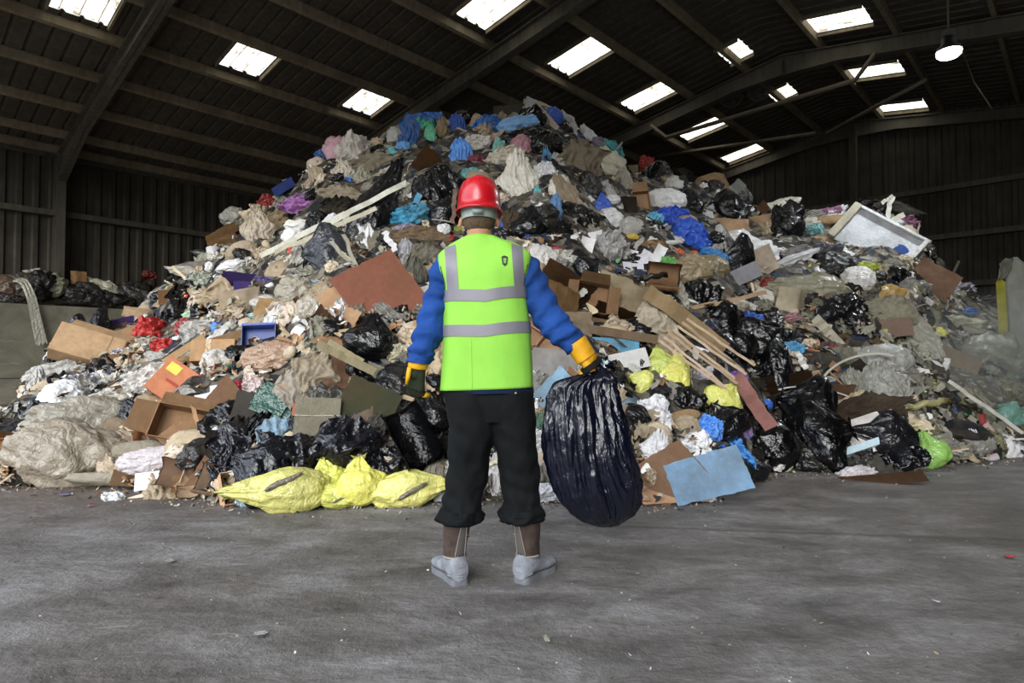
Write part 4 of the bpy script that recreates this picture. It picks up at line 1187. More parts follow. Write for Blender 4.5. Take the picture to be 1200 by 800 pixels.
H('softbag', 271, 312, 26, 12, 'cacac8', 'foam_block', 'white oval foam block on the left slope', 20)
H('rag', 232, 312, 66, 12, '77706a', 'carpet_roll', 'grey rolled carpet pointing left on the left crest', 8)
# --- left middle
H('flat', 446, 341, 70, 74, '784530', 'hardboard_sheet', 'large rust-brown board left of the blue sleeve', 38, depth=4, lift=2, v=5)
H('drape', 478, 345, 16, 52, 'a58a6c', 'paper_strip', 'torn beige paper edge right of the rust-brown board', -5)
H('card', 408, 345, 62, 34, 'a07a50', 'cardboard_sheet', 'light brown cardboard left of the rust-brown board', 30, v=0)
o = H('card', 457, 366, 36, 20, 'c98a2a', 'cardboard_piece', 'orange folded card on the rust-brown board', 20, v=1, lift=2.4)
H('rag', 430, 376, 56, 18, '24382c', 'cloth_rag', 'dark green cloth below the rust-brown board', -3)
KB(436, 399, 50, 40, '17181a', 'black bag under the dark green cloth', 0, lift=1.6)
H('chunk', 427, 368, 8, 10, 'c28a62', 'foam_chunk', 'tiny peach chunk on the dark green cloth')
H('softbag', 345, 342, 34, 30, '8f8875', 'carrier_bag', 'khaki bag with a white-blue lump inside', 0)
H('ball', 340, 352, 16, 20, 'aab0c6', 'ball', 'pale blue round lump in the khaki bag')
H('softbag', 362, 362, 24, 24, 'a19a8a', 'carrier_bag', 'cream bag below the khaki bag')
H('crumple', 365, 334, 34, 14, '9aa5ad', 'plastic_sheet', 'pale blue-white film below the large charcoal bag', -5)
H('flat', 288, 329, 52, 18, '42306e', 'cardboard_sheet', 'dark purple card on the left slope', -5, depth=4)
H('flat', 284, 342, 18, 26, '46357a', 'cardboard_piece', 'purple card end hanging below the dark purple card', 8, depth=4)
H('crumple', 316, 330, 34, 12, '4b3a6a', 'plastic_sheet', 'purple-grey film right of the dark purple card', -15)
H('card', 318, 362, 34, 24, 'a07c48', 'cardboard_piece', 'amber card under the purple-grey film', -15)
H('film', 226, 319, 60, 12, 'a39d8f', 'plastic_strip', 'long pale strip above the dark purple card', -8)
H('crumple', 236, 328, 28, 20, '9aa390', 'plastic_bag', 'clear greenish bag on the left slope')
for i, (a, b) in enumerate(((245, 344), (243, 353))):
    H('ball', a, b, 11, 9, ['3f8f6b', '66b04c'][i], 'ball', ['teal-green ball on the left slope', 'bright green ball under the teal-green one'][i])
H('film', 226, 368, 24, 12, '9fc09a', 'plastic_wrapper', 'pale green wrapper on the left slope', 8)
H('film', 300, 369, 18, 6, '8cc4c8', 'plastic_scrap', 'aqua label above the blue crate')
o = H('box', 304, 396, 34, 28, '1f3f8a', 'plastic_crate', 'dark blue crate on the left slope', 6, mat='hard', depth=20)
tb = H('cbox', 252, 413, 44, 24, 'a07a4c', 'cardboard_box', 'taped brown box on the left slope', 4, depth=28, lift=1.5)
sub(tb, mk_board(.12, 1.02, .72, .005), 'tape', 'b59a72', 'film', Matrix.Translation((-.1, 0, 0)))
sub(o, mk_board(1.04, .1, .5, .02), 'rim', '2a4ea6', 'hard', Matrix.Translation((0, .5, .1)))
ST(193, 424, 240, 394, 8, '9c7c4f', 'plank', 'flat brown strip slanting up to the taped box', 'plank', lift=.2)
H('card', 275, 400, 46, 24, '8c6b42', 'cardboard_piece', 'brown card right of the taped box', 25, v=3)
H('flat', 224, 424, 34, 16, 'a98249', 'cardboard_piece', 'yellow-brown card below the taped box', 15, depth=4)
H('blackfilm', 283, 415, 42, 22, '131419', 'bin_liner', 'black liner below the blue crate', 0)
H('crumple', 174, 388, 34, 32, 'b31515', 'plastic_bag', 'bright red bag on the lower left slope', 30, lift=1.6)
H('crumple', 190, 405, 26, 20, 'b81a17', 'plastic_bag', 'second bright red bag low right of the first', -10, lift=1.6)
H('crumple', 216, 386, 20, 30, 'b14a4c', 'plastic_wrapper', 'red and white wrapper bundle right of the red bags', 10)
H('film', 205, 400, 10, 14, 'd8d9dc', 'plastic_scrap', 'white packet between red bag and wrapper bundle')
H('blackfilm', 200, 375, 34, 30, '141316', 'bin_liner', 'black liner right of the bright red bag', 0)
tc_ = H('cbox', 103, 409, 62, 34, 'a88559', 'cardboard_box', 'large closed tan carton at the left edge of the heap', -2, depth=36, lift=1.7)
sub(tc_, FLAP, 'flap', 'a88559', 'card', Matrix.Translation((.1, .5, .3)) @ Matrix.Rotation(-.5, 4, 'X'))
sub(tc_, mk_board(.02, 1.01, .71, .004), 'crease', '8a6a44', 'card', Matrix.Translation((.28, 0, 0)))
H('card', 143, 395, 36, 18, '9a784e', 'cardboard_piece', 'tan flap right of the large tan carton', 28, v=0)
H('flat', 136, 379, 36, 11, '43307c', 'cardboard_piece', 'purple card above the large tan carton', 22, depth=3)
KB(88, 386, 34, 18, '131419', 'small black bag behind the large tan carton', 90)
KB(115, 379, 36, 16, '16171b', 'black bag right of the small black one', -90)
H('card', 168, 368, 42, 14, 'a48762', 'cardboard_piece', 'tan cardboard above the bright red bag', -3)
H('flat', 197, 348, 20, 18, '8a6033', 'cardboard_piece', 'small brown card high at the left edge', 12, depth=3)
for i, (a, b, w_, h_, r) in enumerate(((138, 415, 30, 16, 30), (97, 447, 30, 22, 10), (40, 476, 20, 14, 20), (110, 462, 22, 14, -20))):
    H('crumple', a, b, w_, h_, 'b9b9bc', 'foil_sheet', ['silver foil strip right below the large tan carton', 'silver foil sheet below the large tan carton', 'small foil scrap at the far left edge', 'small foil piece under the silver foil sheet'][i], r, mat='foil')
H('crumple', 178, 443, 56, 32, 'c9c6bf', 'plastic_sheet', 'bulky white plastic bag left of the orange printed box', 22, lift=1.5)
H('film', 60, 438, 60, 24, 'a3a098', 'plastic_sheet', 'clear dusty film at the left edge below the carton', 25)
H('crumple', 130, 470, 52, 26, 'b3ae9f', 'plastic_sheet', 'whitish film in the middle of the lower left slope', 12)
H('crumple', 14, 470, 20, 38, 'a3a7a8', 'plastic_sheet', 'clear bluish film at the left frame edge', 10)
H('blackfilm', 50, 482, 46, 28, '24252a', 'bin_liner', 'black liner at the left edge', 20)
H('rag', 20, 500, 40, 20, '2b2d33', 'cloth_rag', 'dark blue-black rag at the left frame edge', 10)
pb = H('cbox', 206, 450, 40, 40, 'b4683c', 'cardboard_box', 'orange printed fruit box tipped on its corner', -32, depth=34, lift=1.7, face=.75)
sub(pb, FLAP, 'flap', '96754c', 'card', Matrix.Rotation(-math.pi/2, 4, 'Z') @ Matrix.Translation((0, .5, .3)) @ Matrix.Rotation(.5, 4, 'X'))
sub(pb, mk_board(.34, .26, .02, .01), 'print', 'd9c62e', 'paper', Matrix.Translation((-.22, .28, .352)), 'yellow printed patch')
sub(pb, mk_board(.5, .08, .02, .005), 'print', 'a83a22', 'paper', Matrix.Translation((.05, -.05, .352)), 'red printed strip')
CARTON(222, 500, 70, 36, '7d5c38', 'long open brown carton on the lower left slope', -8, (0, 1, 3), 34, lift=1.7)
sub(CARTON(178, 503, 20, 36, 'a0673d', 'narrow orange-brown carton left of the long open one', 5, (1,), 20), mk_board(.1, .06, .02, .01), 'hand_hole', '2a1d12', 'card', Matrix.Translation((0, .2, .31)))
for i, (a, b, r) in enumerate(((243, 467, 18), (260, 457, 12))):
    H('paper', a, b, 24, 13, 'dcd6d8', 'card_sheet', ['lower white card below the orange printed box', 'upper white card below the orange printed box'][i], r, lift=1.8)
H('crumple', 244, 438, 16, 14, 'dcdce0', 'plastic_scrap', 'white torn scrap above the two white cards')
H('crumple', 278, 455, 14, 20, 'b3203c', 'soft_toy', 'small crimson bundle above the dark green tub')
H('crumple', 296, 450, 22, 24, 'c9b9b4', 'plastic_wrapper', 'pink and white wrappers right of the crimson bundle')
gt = H('crate', 322, 472, 44, 34, '17483a', 'plastic_tub', 'dark green square-cornered plastic tub turned bottom up', -24, depth=26, lift=1.6, mat='gloss')
sub(gt, mk_board(1.08, 1.1, .12, .05), 'rim', '17483a', 'gloss', Matrix.Translation((0, 0, -.22)))
cu = H('board', 372, 488, 46, 42, '77725f', 'cushion', 'drab tied cushion in front of the torn brown sheet', 2, mat='cloth', depth=22, lift=1.6)
sub(cu, mk_stick(3, .03, 9, True, .02), 'string', 'b5b1a2', 'cloth', Matrix.Translation((0, .02, .04)) @ Matrix.Diagonal((1.04, .8, 1.6, 1)), 'pale string')
H('board', 348, 491, 12, 38, '9c6048', 'foam_slab', 'pinkish slab left of the drab cushion', 2, mat='cloth', depth=16, lift=1.7)
H('flat', 432, 472, 58, 44, '3d3f2a', 'hardboard_sheet', 'dark olive board left of the free hand', -22, depth=4, lift=1.9, v=1)
H('flat', 440, 442, 50, 28, 'b7b29a', 'board', 'cream board above the dark olive board', -18, depth=4, lift=1.6)
H('rag', 345, 455, 46, 44, '9c9284', 'cloth_rag', 'folded cream cloth above the dark green tub', 15)
H('rag', 368, 437, 52, 50, '948771', 'cloth_rag', 'tan cloth folded over above the drab cushion', -20)
H('card', 398, 442, 40, 56, 'a3795a', 'cardboard_sheet', 'torn pinkish-brown sheet above the drab cushion', -8, v=1)
H('crumple', 420, 455, 24, 30, 'b5ad85', 'plastic_sheet', 'pale yellow-green torn sheet beside the dark olive board')
ST(372, 403, 440, 436, 10, '6f6546', 'plank', 'olive plank above the torn pinkish-brown sheet', 'plank', lift=.3)
ST(385, 400, 425, 424, 7, '7d7250', 'plank', 'shorter olive plank lying on the olive plank', 'plank', lift=.34)
H('softbag', 325, 418, 60, 30, '9c7d63', 'paper_sack', 'smooth brown sack left of the tan folded cloth', 10)
H('blackfilm', 322, 505, 40, 30, '7f9fb5', 'cloth_sheet', 'pale blue sheet below the dark green tub', 20, mat='cloth')
H('crumple', 470, 415, 30, 30, 'b0a98c', 'plastic_wrapper', 'cream and yellow wrapper beside the blue cuff', 20)
H('film', 458, 410, 10, 12, 'd2b232', 'plastic_scrap', 'yellow print scrap beside the blue cuff')
H('blackfilm', 262, 492, 54, 40, '141518', 'rubber_mat', 'flat black mat standing left of the grey panel', 40, v=0, lift=1.6)
H('flat', 290, 490, 36, 60, '6d6a64', 'rigid_sheet', 'grey rigid sheet behind the black rubber mats', -5, depth=5)
H('blackfilm', 302, 500, 20, 50, '111214', 'rubber_mat', 'narrow black strip right of the flat black mat', -30)
H('drape', 268, 536, 46, 60, '20222c', 'bin_liner', 'shiny dark liner hanging low on the left of the front', 12, mat='gloss', v=1, lift=1.6)
KB(310, 552, 70, 48, '14161f', 'shiny navy-black bag behind the largest yellow bag', 70, lift=1.5)
H('blackfilm', 350, 535, 70, 48, '16171f', 'bin_liner', 'black liner curling up behind the largest yellow bag', 15, lift=1.3)
H('blackfilm', 405, 520, 76, 60, '1b1c25', 'bin_liner', 'torn navy-black liner in the middle of the front', -25, v=3, lift=1.5)
H('crumple', 418, 505, 64, 40, '38363b', 'bin_liner', 'grey-black crumpled liner under the dark olive board', 0, mat='gloss', lift=1.3)
H('curl', 480, 515, 60, 66, '17181d', 'rubber_sheet', 'black rubber sheet curled like an open tube left of the trousers', 30, mat='gloss', v=2, lift=1.4)
H('blackfilm', 455, 545, 70, 40, '141519', 'bin_liner', 'black liner behind the long pale yellow bag', 10, lift=1.3)
KB(505, 490, 40, 40, '1a1b1e', 'black bag between the free hand and the trousers', 10)
H('drape', 510, 555, 26, 50, '7d7668', 'cloth_sheet', 'grey-tan cloth left of the trouser leg', -12, mat='cloth')
# yellow bags in front
YB = [(338, 573, 84, 46, 'bdb957', 95, 'largest yellow-green bag on the floor at the front'), (400, 581, 52, 24, 'c2c43e', -85, 'flat yellow-green bag between the two bigger yellow ones'),
      (424, 567, 46, 42, 'cdc83e', 10, 'round bright yellow bag at the front'), (478, 573, 74, 36, 'cfcb5c', -80, 'long pale yellow bag beside the trousers'), (384, 556, 36, 26, 'bfc233', 20, 'yellow-green bag behind the other yellow ones')]
for i, (a, b, w_, h_, c_, r, lb) in enumerate(YB):
    hh, ww = (w_, h_) if abs(r) > 60 else (h_, w_)
    o = KB(a, b, ww, hh, c_, lb, r, mat='film', name='clinical_waste_bag', lift=1.2, v=i, face=.85)
    if i in (0, 1, 3):
        sub(o, mk_rag(70+i, 12, 2, .02), 'tape', '6b6450', 'film', Matrix.Translation((.12, .05, .40)) @ Matrix.Rotation(.7, 4, 'Z') @ Matrix.Diagonal((.14, .6, .4, 1)), 'brown tape across the bag')
H('film', 462, 579, 22, 20, '8fbfdf', 'face_mask_packet', 'pale blue packet leaning on the long pale yellow bag', 0, lift=3, face=.9, v=2)
H('crumple', 395, 570, 28, 12, 'c7c4c6', 'plastic_scrap', 'white film between the yellow bags', 0, lift=2.4)
H('crumple', 288, 584, 22, 16, 'a9c4d6', 'plastic_scrap', 'pale blue and white scrap left of the largest yellow bag', 10)
# front left
H('softbag', 80, 535, 96, 62, '8e8370', 'plastic_sack', 'big dusty translucent sack at the left front', -8, v=2, lift=1.3)
H('softbag', 95, 492, 84, 40, '8b8575', 'plastic_sheet', 'bulging dusty film above the big translucent sack', 15)
KB(16, 545, 40, 30, '8a7c64', 'small dusty sack at the left frame edge', 60, mat='sack', name='plastic_sack')
H('board', 21, 524, 24, 26, 'bdbcc8', 'foam_board', 'white board at the left frame edge', 18, mat='paper', depth=5, lift=2)
CARTON(4, 528, 20, 26, 'a0764a', 'brown carton at the left frame edge', 10, (0,), 14)
for i, (a, b, r) in enumerate(((68, 522, 20), (76, 512, 45), (112, 510, -60))):
    H('box', a, b, 14, 12, 'a5653c', 'cardboard_piece', ['orange-brown block on the big translucent sack', 'second orange-brown block on the big translucent sack', 'narrow orange-brown block right of the others'][i], r, lift=3)
s_ = H('sack', 125, 535, 52, 34, '857a64', 'woven_sack', 'woven sack with dark printed rings at the left front', 26, lift=1.5)
for i in range(3):
    t_ = bmesh.new(); add_tube(t_, [(.035*math.cos(q*.52), .05*math.sin(q*.52), 0) for q in range(13)], .009, 5); mm = bpy.data.meshes.new('ring'); t_.to_mesh(mm); t_.free()
    sub(s_, mm, 'print', '332a22', 'sack', Matrix.Translation((-.2+.2*i, -.02, .285-.02*(i % 2))))
H('sack', 98, 528, 44, 20, '6f6a5c', 'woven_sack', 'small dark sack left of the ring-printed one', 5)
H('sack', 168, 527, 52, 24, '8c8370', 'woven_sack', 'pale flat sack right of the ring-printed one', 8, lift=1.4)
H('sack', 150, 508, 50, 34, '7b6a50', 'woven_sack', 'muddy brown sack behind the ring-printed one', -15)
H('sack', 122, 561, 64, 16, '9a917f', 'woven_sack', 'long pale sack lying on the floor at the left', 4, lift=1.3)
H('flat', 150, 560, 32, 18, '80623f', 'cardboard_piece', 'brown card on the long pale sack', 2, depth=4, lift=2)
H('board', 174, 563, 26, 20, 'd3d5e2', 'card_sheet', 'white printed card leaning on the tan cardboard roll', 14, mat='paper', depth=2, lift=3)
H('curl', 205, 560, 46, 34, '96765a', 'cardboard_roll', 'tan cardboard roll behind the white printed card', 85, v=1, lift=1.5)
H('curl', 245, 566, 50, 26, '8f7458', 'cardboard_roll', 'cardboard tube open towards the viewer at the front', 80, v=3, lift=1.5)
H('curl', 218, 576, 34, 14, '8a6e50', 'cardboard_roll', 'curled torn card on the floor under the rolls', 10, v=0)
H('softbag', 190, 540, 70, 26, 'b7aeb0', 'plastic_sheet', 'clear film with red print behind the tan cardboard roll', 8)
H('crumple', 197, 538, 12, 8, '9c3440', 'plastic_scrap', 'red print in the clear film behind the cardboard roll', 0, lift=3)
H('crumple', 133, 583, 24, 15, 'd9dae0', 'plastic_scrap', 'white crumpled film alone on the floor at the left', 0)
H('sack', 185, 478, 44, 26, '94805f', 'paper_sack', 'tan sack under the bulky white plastic bag', -20)
KB(158, 487, 36, 28, '15161f', 'small navy-black bag on the lower left slope', 40)
H('blackfilm', 118, 486, 36, 16, '1c1a1b', 'bin_liner', 'black pointed liner on the lower left slope', -25)
H('sack', 212, 478, 50, 18, '98734a', 'paper_sack', 'brown sack under the orange printed box', -5)

# --- rubbish lying along the top of the push wall, and the strip hanging over it
def ledge(kind, px, py, w, h, col, name, label, rot=0, w_=18.4, **k):
    d = ray(px, py); t = w_/d.dot(WV); k.setdefault('face', .8); k.setdefault('cat', name.replace('_', ' '))
    return put(kind, px, py, w, h, col, name, label, rot=rot, dist=d.y*t, lift=0, **k)
ledge('softbag', 28, 335, 30, 26, '3c3930', 'bin_bag', 'dark bag on the wall top behind the hanging strip')
ledge('softbag', 46, 334, 28, 30, '211f22', 'bin_bag', 'black bag on the wall top below white film')
ledge('crumple', 45, 322, 28, 14, '9a9080', 'plastic_sheet', 'white film on the wall top beside the column')
ledge('softbag', 63, 334, 22, 24, '7a7a62', 'carrier_bag', 'green-grey bag on the wall top beside the column', -30)
ledge('softbag', 10, 336, 30, 22, '54402e', 'paper_sack', 'brown bundle at the left end of the wall top')
ledge('softbag', 10, 350, 30, 14, '24242b', 'bin_bag', 'dark bag at the left end of the wall top')
ledge('card', 93, 328, 16, 22, '8a6434', 'cardboard_piece', 'amber cardboard on the wall top', 10)
ledge('film', 118, 336, 42, 18, 'a8a48c', 'plastic_sheet', 'pale sheet on the wall top right of the amber cardboard', -12)
ledge('softbag', 95, 345, 40, 24, '27262a', 'bin_bag', 'black bag under the amber cardboard')
ledge('softbag', 120, 352, 50, 22, '1f1d1b', 'bin_bag', 'black bag under the pale sheet on the wall top')
ledge('softbag', 160, 345, 40, 26, '2b2927', 'bin_bag', 'dark bag right end of the wall top')
ledge('crumple', 158, 346, 14, 10, '2c3f72', 'plastic_scrap', 'dull blue scrap near the right end of the wall top')
ledge('crumple', 175, 322, 16, 12, '6e1f1c', 'plastic_scrap', 'dark red scrap above the right end of the wall top')
ledge('rag', 150, 352, 20, 12, '9a9886', 'cloth_rag', 'pale rag near the right end of the wall top')
ledge('card', 75, 350, 14, 14, '6e4a30', 'cardboard_piece', 'small brown card below the column')
ledge('rag', 60, 354, 40, 16, '2a2722', 'cloth_rag', 'dark rag on the wall top edge below the column')
def pf_strip(s, t):
    u = (1-t)/2
    keys = catmull([(18, 328, 18.2), (28, 330, 17.9), (36, 345, 17.7), (42, 372, 17.7), (49, 403, 17.65)], 41); k = keys[min(40, int(u*40))]
    d = ray(k[0]+s*(4+3*u), k[1]-s*1.5); q = CAMP+d*(k[2]/d.dot(WV))
    return (q.x, q.y, q.z+.03*math.sin(s*9+u*3))
me = sheet_mesh('strip', pf_strip, 12, 41); o = link('plastic_strip', sm(me), W['film']); o.color = (*lin('a8a595'), 1); tag(o, 'long pale plastic strip hanging down over the grey wall', 'plastic strip')

# --- yellow-edged concrete block at the right
Y0 = 8.2
bl = empty('concrete_block', (0, 0, 0)); tag(bl, 'tall grey concrete block with a yellow painted side at the right edge', 'concrete block')
A = [at_y(x, y, Y0) for x, y in ((1178, 330), (1181, 306), (1190, 299), (1203, 310), (1216, 445), (1190, 470))]
bm = bmesh.new(); add_prism(bm, A, (0, 0, 0), (.64, .75, 0)); bmesh.ops.recalc_face_normals(bm, faces=bm.faces)
bmesh.ops.bevel(bm, geom=list(bm.edges), offset=.02, segments=2, affect='EDGES')
bm_obj('body', bm, plain('pale_concrete', '9a9c90', .85, 0, (8, .4, .03), .3, .3, 5), bl)
A = [at_y(x, y, Y0-.01) for x, y in ((1167, 332), (1170, 324), (1178, 330), (1187, 470), (1175, 470))]
bm = bmesh.new(); add_prism(bm, A, (0, 0, 0), (.60, .72, 0)); bmesh.ops.recalc_face_normals(bm, faces=bm.faces)
bm_obj('painted_side', bm, plain('yellow_paint', 'a5a035', .7, 0, (8, .4, .02), .3, .3, 5), bl)
A = [at_y(x, y, Y0-.03) for x, y in ((1168, 330), (1170, 310), (1178, 300), (1187, 304), (1180, 326))]
bm = bmesh.new(); add_prism(bm, A, (0, 0, 0), (.5, .6, 0)); bmesh.ops.subdivide_edges(bm, edges=list(bm.edges), cuts=3, use_grid_fill=True)
for v in bm.verts: v.co += Vector((noise.noise(v.co*9), noise.noise(v.co*9+Vector((3, 0, 0))), noise.noise(v.co*9+Vector((0, 5, 0)))))*.05
bm_obj('broken_corner', bm, plain('broken_concrete', '77776a', .9, 0, (20, .6, .03), .3, .4, 9), bl)

# --- odd scraps lying on the bare floor
def FL(kind, px, py, w, h, col, name, label, rot=0, depth=None, mat=None, v=None):
    d = ray(px, py); t = -CAM_H/d.z; p = CAMP+d*t; pool, dm = POOL[kind]
    me = mesh_mat(pool[v if v is not None else 0], mat or dm); o = bpy.data.objects.new(name, me); COL.objects.link(o)
    s = p.y/FPX; o.scale = (w*s, h*s*2.0, (depth or min(w, h)*.4)*s); o.rotation_euler = (0, 0, math.radians(rot)); o.location = (p.x, p.y, .012+.1*(depth or min(w, h)*.4)*s)
    o.color = (*lin(col), 1); tag(o, label, name.replace('_', ' '))
FL('film', 305, 745, 16, 6, 'a8a8a6', 'plastic_scrap', 'pale crinkled scrap on the floor near the bottom left', 10)
FL('arc', 262, 748, 36, 8, '9a9894', 'plastic_strip', 'thin curled strip left of the pale crinkled scrap', 5, 6)
FL('stick', 130, 739, 36, 6, '8f8b84', 'wood_stick', 'thin splinter on the floor at the bottom left', 12, 10)
FL('arc', 285, 643, 24, 5, 'a5a29c', 'plastic_strip', 'white curl on the floor left of the boots', 0, 5)
FL('film', 199, 659, 10, 6, '8e8a84', 'plastic_scrap', 'grey scrap on the floor left of the white curl', 60)
FL('chunk', 641, 752, 7, 8, '8d9080', 'rubble_piece', 'small squarish stone in front of the boots', 10, 5)
FL('crumple', 1183, 654, 12, 5, 'b5463c', 'plastic_scrap', 'red crushed scrap on the floor at the far right', 20)
FL('crumple', 1097, 707, 9, 4, 'a9a9aa', 'plastic_scrap', 'white scrap on the floor low at the right', 0)
FL('crumple', 106, 594, 10, 3, '9a5560', 'plastic_scrap', 'dull red scrap on the floor at the left', 0)
FL('film', 76, 581, 12, 4, '6c6c9c', 'plastic_scrap', 'violet scrap on the floor at the left', 0)
# ------------------------------------------------------------------ the countless rest of the heap
PAL = {'K': ['17171a', '1d1d1f', '121215', '24242a'], 'D': ['3a3833', '44423c', '2f2d2a'], 'G': ['77746c', '6a675f', '827f78'], 'g': ['b0ada4', 'a5a39c', 'bdbab3'],
       'W': ['dedcd6', 'cfcdc9', 'e8e7e4', 'd5d6dc'], 'T': ['b39f80', 'a8967a', 'c2b193', '9a8a70', 'bfae98'], 'B': ['9c744b', '8a6440', 'a9835a', '7c5a3c', 'b58e62'],
       'b': ['2456b8', '2f6cc9', '1c3f8c', '3f7fd6'], 'c': ['57a9c9', '7ab9cf', '4bb0b4'], 'Y': ['cfcf2a', 'd8d84e', 'b9bd35'], 'R': ['b3231f', 'c93a2e', '8e1f22'],
       'P': ['8a5a96', 'a874a6', 'b98a9c', '5b3c86'], 'V': ['4f8f5b', '6fb35e', '2f5c48'], 'O': ['6a6744', '757150', '56553a'], 'n': ['8c8a78', '7d7b6a', '9a9886', '6f6d5c'], 'o': ['d8742a', 'c9632a']}
CN = {'K': 'black', 'D': 'dark grey', 'G': 'grey', 'g': 'pale grey', 'W': 'white', 'T': 'tan', 'B': 'brown', 'b': 'blue', 'c': 'light blue', 'Y': 'yellow', 'R': 'red', 'P': 'purple', 'V': 'green', 'O': 'olive', 'n': 'drab green-grey', 'o': 'orange'}
ROWS = [
 ['K', 'K', 'TnGK', 'TTngKgW', 'TnKgbcgT', 'bcKTgVWgT', 'WgKTbngW', 'WgcKGnWTgW', 'KKWGT', 'TKWG', 'TnK', 'nG'],
 ['K', 'KT', 'TTKBWGn', 'TTgKWgTn', 'KgnTcWnW', 'KcTRWWgK', 'WgWTKbWG', 'KWWgGTWg', 'KKBTbWg', 'TPKWnGD', 'WTnPKGn', 'nG'],
 ['KTD', 'KTBDKD', 'TTgVKWTn', 'TTngWTgT', 'nTKGBng', 'nTKG', 'BBTgWKRWG', 'gWWPKboVWW', 'WWKbcTBgW', 'WKgnTYGn', 'nWTKGnG', 'nGTPDn'],
 ['gTKn', 'BTgKRTg', 'TTgBVRbTn', 'BTTnWTB', 'BTKTnG', 'TG', 'BBTCWDB'.replace('C', 'c'), 'BBTKgDBB', 'KKBbTWKK', 'KKnTBRnD', 'nnTGYDn', 'nnGTDn'],
 ['ggTKnWgT', 'gTBKWT', 'BBTKWRBT', 'TBKGbVTB', 'KKTODTK', 'KK', 'ccGWBTW', 'WTGKTWG', 'KKKDBbDK', 'KKKBnKD', 'nnTOGWnD', 'nnVGOnD'],
 ['TTTKBT', 'TTBWTT', 'TTKBgWT', 'KKDTGD', 'KKGTD', 'WGT', 'WgTGW', 'TWBcgT', 'KKcbWD', 'KKWGTD', 'KnVGRWD', 'nGTWRD']]
def pal_at(px, py):
    i = min(11, max(0, int((px+RND.uniform(-35, 35))/100))); j = min(5, max(0, int((py-120+RND.uniform(-25, 25))/80)))
    return RND.choice(ROWS[j][i])
def where(px, py):
    v = 'low' if py > 480 else ('high' if py < 260 else 'midway')
    h = 'on the left flank' if px < 300 else ('left of the helmeted person' if px < 530 else ('behind the helmeted person' if px < 660 else ('right of the helmeted person' if px < 900 else 'on the right flank')))
    return v+' on the heap '+h
# kind -> (shape, mat, name, noun, size range px, aspect, depth factor)
FK = {
 'film': ('film', 'film', 'film_scrap', 'film scrap', (14, 38), (.5, 1.1)),
 'crumple': ('crumple', 'film', 'plastic_wrapper', 'crumpled plastic wrapper', (14, 38), (.6, 1.1)),
 'softbag': ('softbag', 'film', 'carrier_bag', 'crumpled carrier bag', (18, 40), (.6, 1)),
 'rag': ('rag', 'cloth', 'cloth_rag', 'dirty cloth rag', (18, 46), (.6, 1.4)),
 'drape': ('drape', 'film', 'plastic_strip', 'trailing plastic strip', (11, 26), (1.4, 2.6)),
 'bag': ('bag', 'gloss', 'bin_bag', 'knotted bin bag', (24, 50), (.7, 1)),
 'bf': ('blackfilm', 'gloss', 'torn_bin_liner', 'torn bin liner', (20, 52), (.5, 1)),
 'sack': ('sack', 'sack', 'woven_sack', 'woven sack', (22, 40), (.8, 1.1)),
 'card': ('card', 'card', 'cardboard_piece', 'torn piece of cardboard', (16, 46), (.5, 1)),
 'box': ('box', 'card', 'cardboard_box', 'squashed cardboard box', (20, 38), (.7, 1)),
 'curl': ('curl', 'card', 'cardboard_roll', 'curled cardboard strip', (16, 34), (.7, 1.3)),
 'paper': ('paper', 'paper', 'paper_sheet', 'crumpled paper sheet', (8, 22), (.6, 1.1)),
 'stick': ('stick', 'wood', 'wood_stick', 'splintered wood stick', (24, 70), (.7, 1.2)),
 'bottle': ('bottle', 'hard', 'plastic_bottle', 'plastic bottle', (16, 24), (1, 1.2)),
 'cup': ('cup', 'hard', 'plastic_cup', 'plastic cup', (8, 14), (1, 1.1)),
 'tub': ('tub', 'hard', 'plastic_tub', 'shallow plastic tub', (12, 22), (1, 1)),
 'chunk': ('chunk', 'hard', 'foam_chunk', 'broken chunk of foam', (7, 18), (.7, 1.1)),
}
BYCOL = {'K': ['bag', 'bf', 'bf', 'softbag', 'crumple', 'rag'], 'D': ['rag', 'bf', 'crumple', 'film', 'card'], 'G': ['rag', 'drape', 'crumple', 'drape', 'film'],
         'g': ['drape', 'crumple', 'softbag', 'drape', 'film', 'bottle'], 'W': ['paper', 'crumple', 'drape', 'film', 'softbag', 'cup', 'chunk', 'tub', 'paper', 'bottle'],
         'T': ['rag', 'film', 'card', 'film', 'stick', 'crumple', 'rag', 'crumple', 'drape', 'card', 'sack', 'stick'], 'B': ['card', 'card', 'box', 'curl', 'stick', 'card'],
         'b': ['crumple', 'film', 'softbag', 'tub', 'bottle', 'cup'], 'c': ['crumple', 'film', 'rag', 'drape'], 'Y': ['film', 'crumple', 'softbag', 'tub'], 'R': ['crumple', 'cup', 'tub', 'film', 'bottle'],
         'P': ['crumple', 'softbag', 'rag'], 'V': ['crumple', 'bottle', 'tub', 'film'], 'O': ['rag', 'film', 'crumple'], 'n': ['rag', 'rag', 'drape', 'crumple', 'stick', 'drape', 'stick'], 'o': ['crumple', 'chunk', 'cup']}
count = {}; LIM = 285
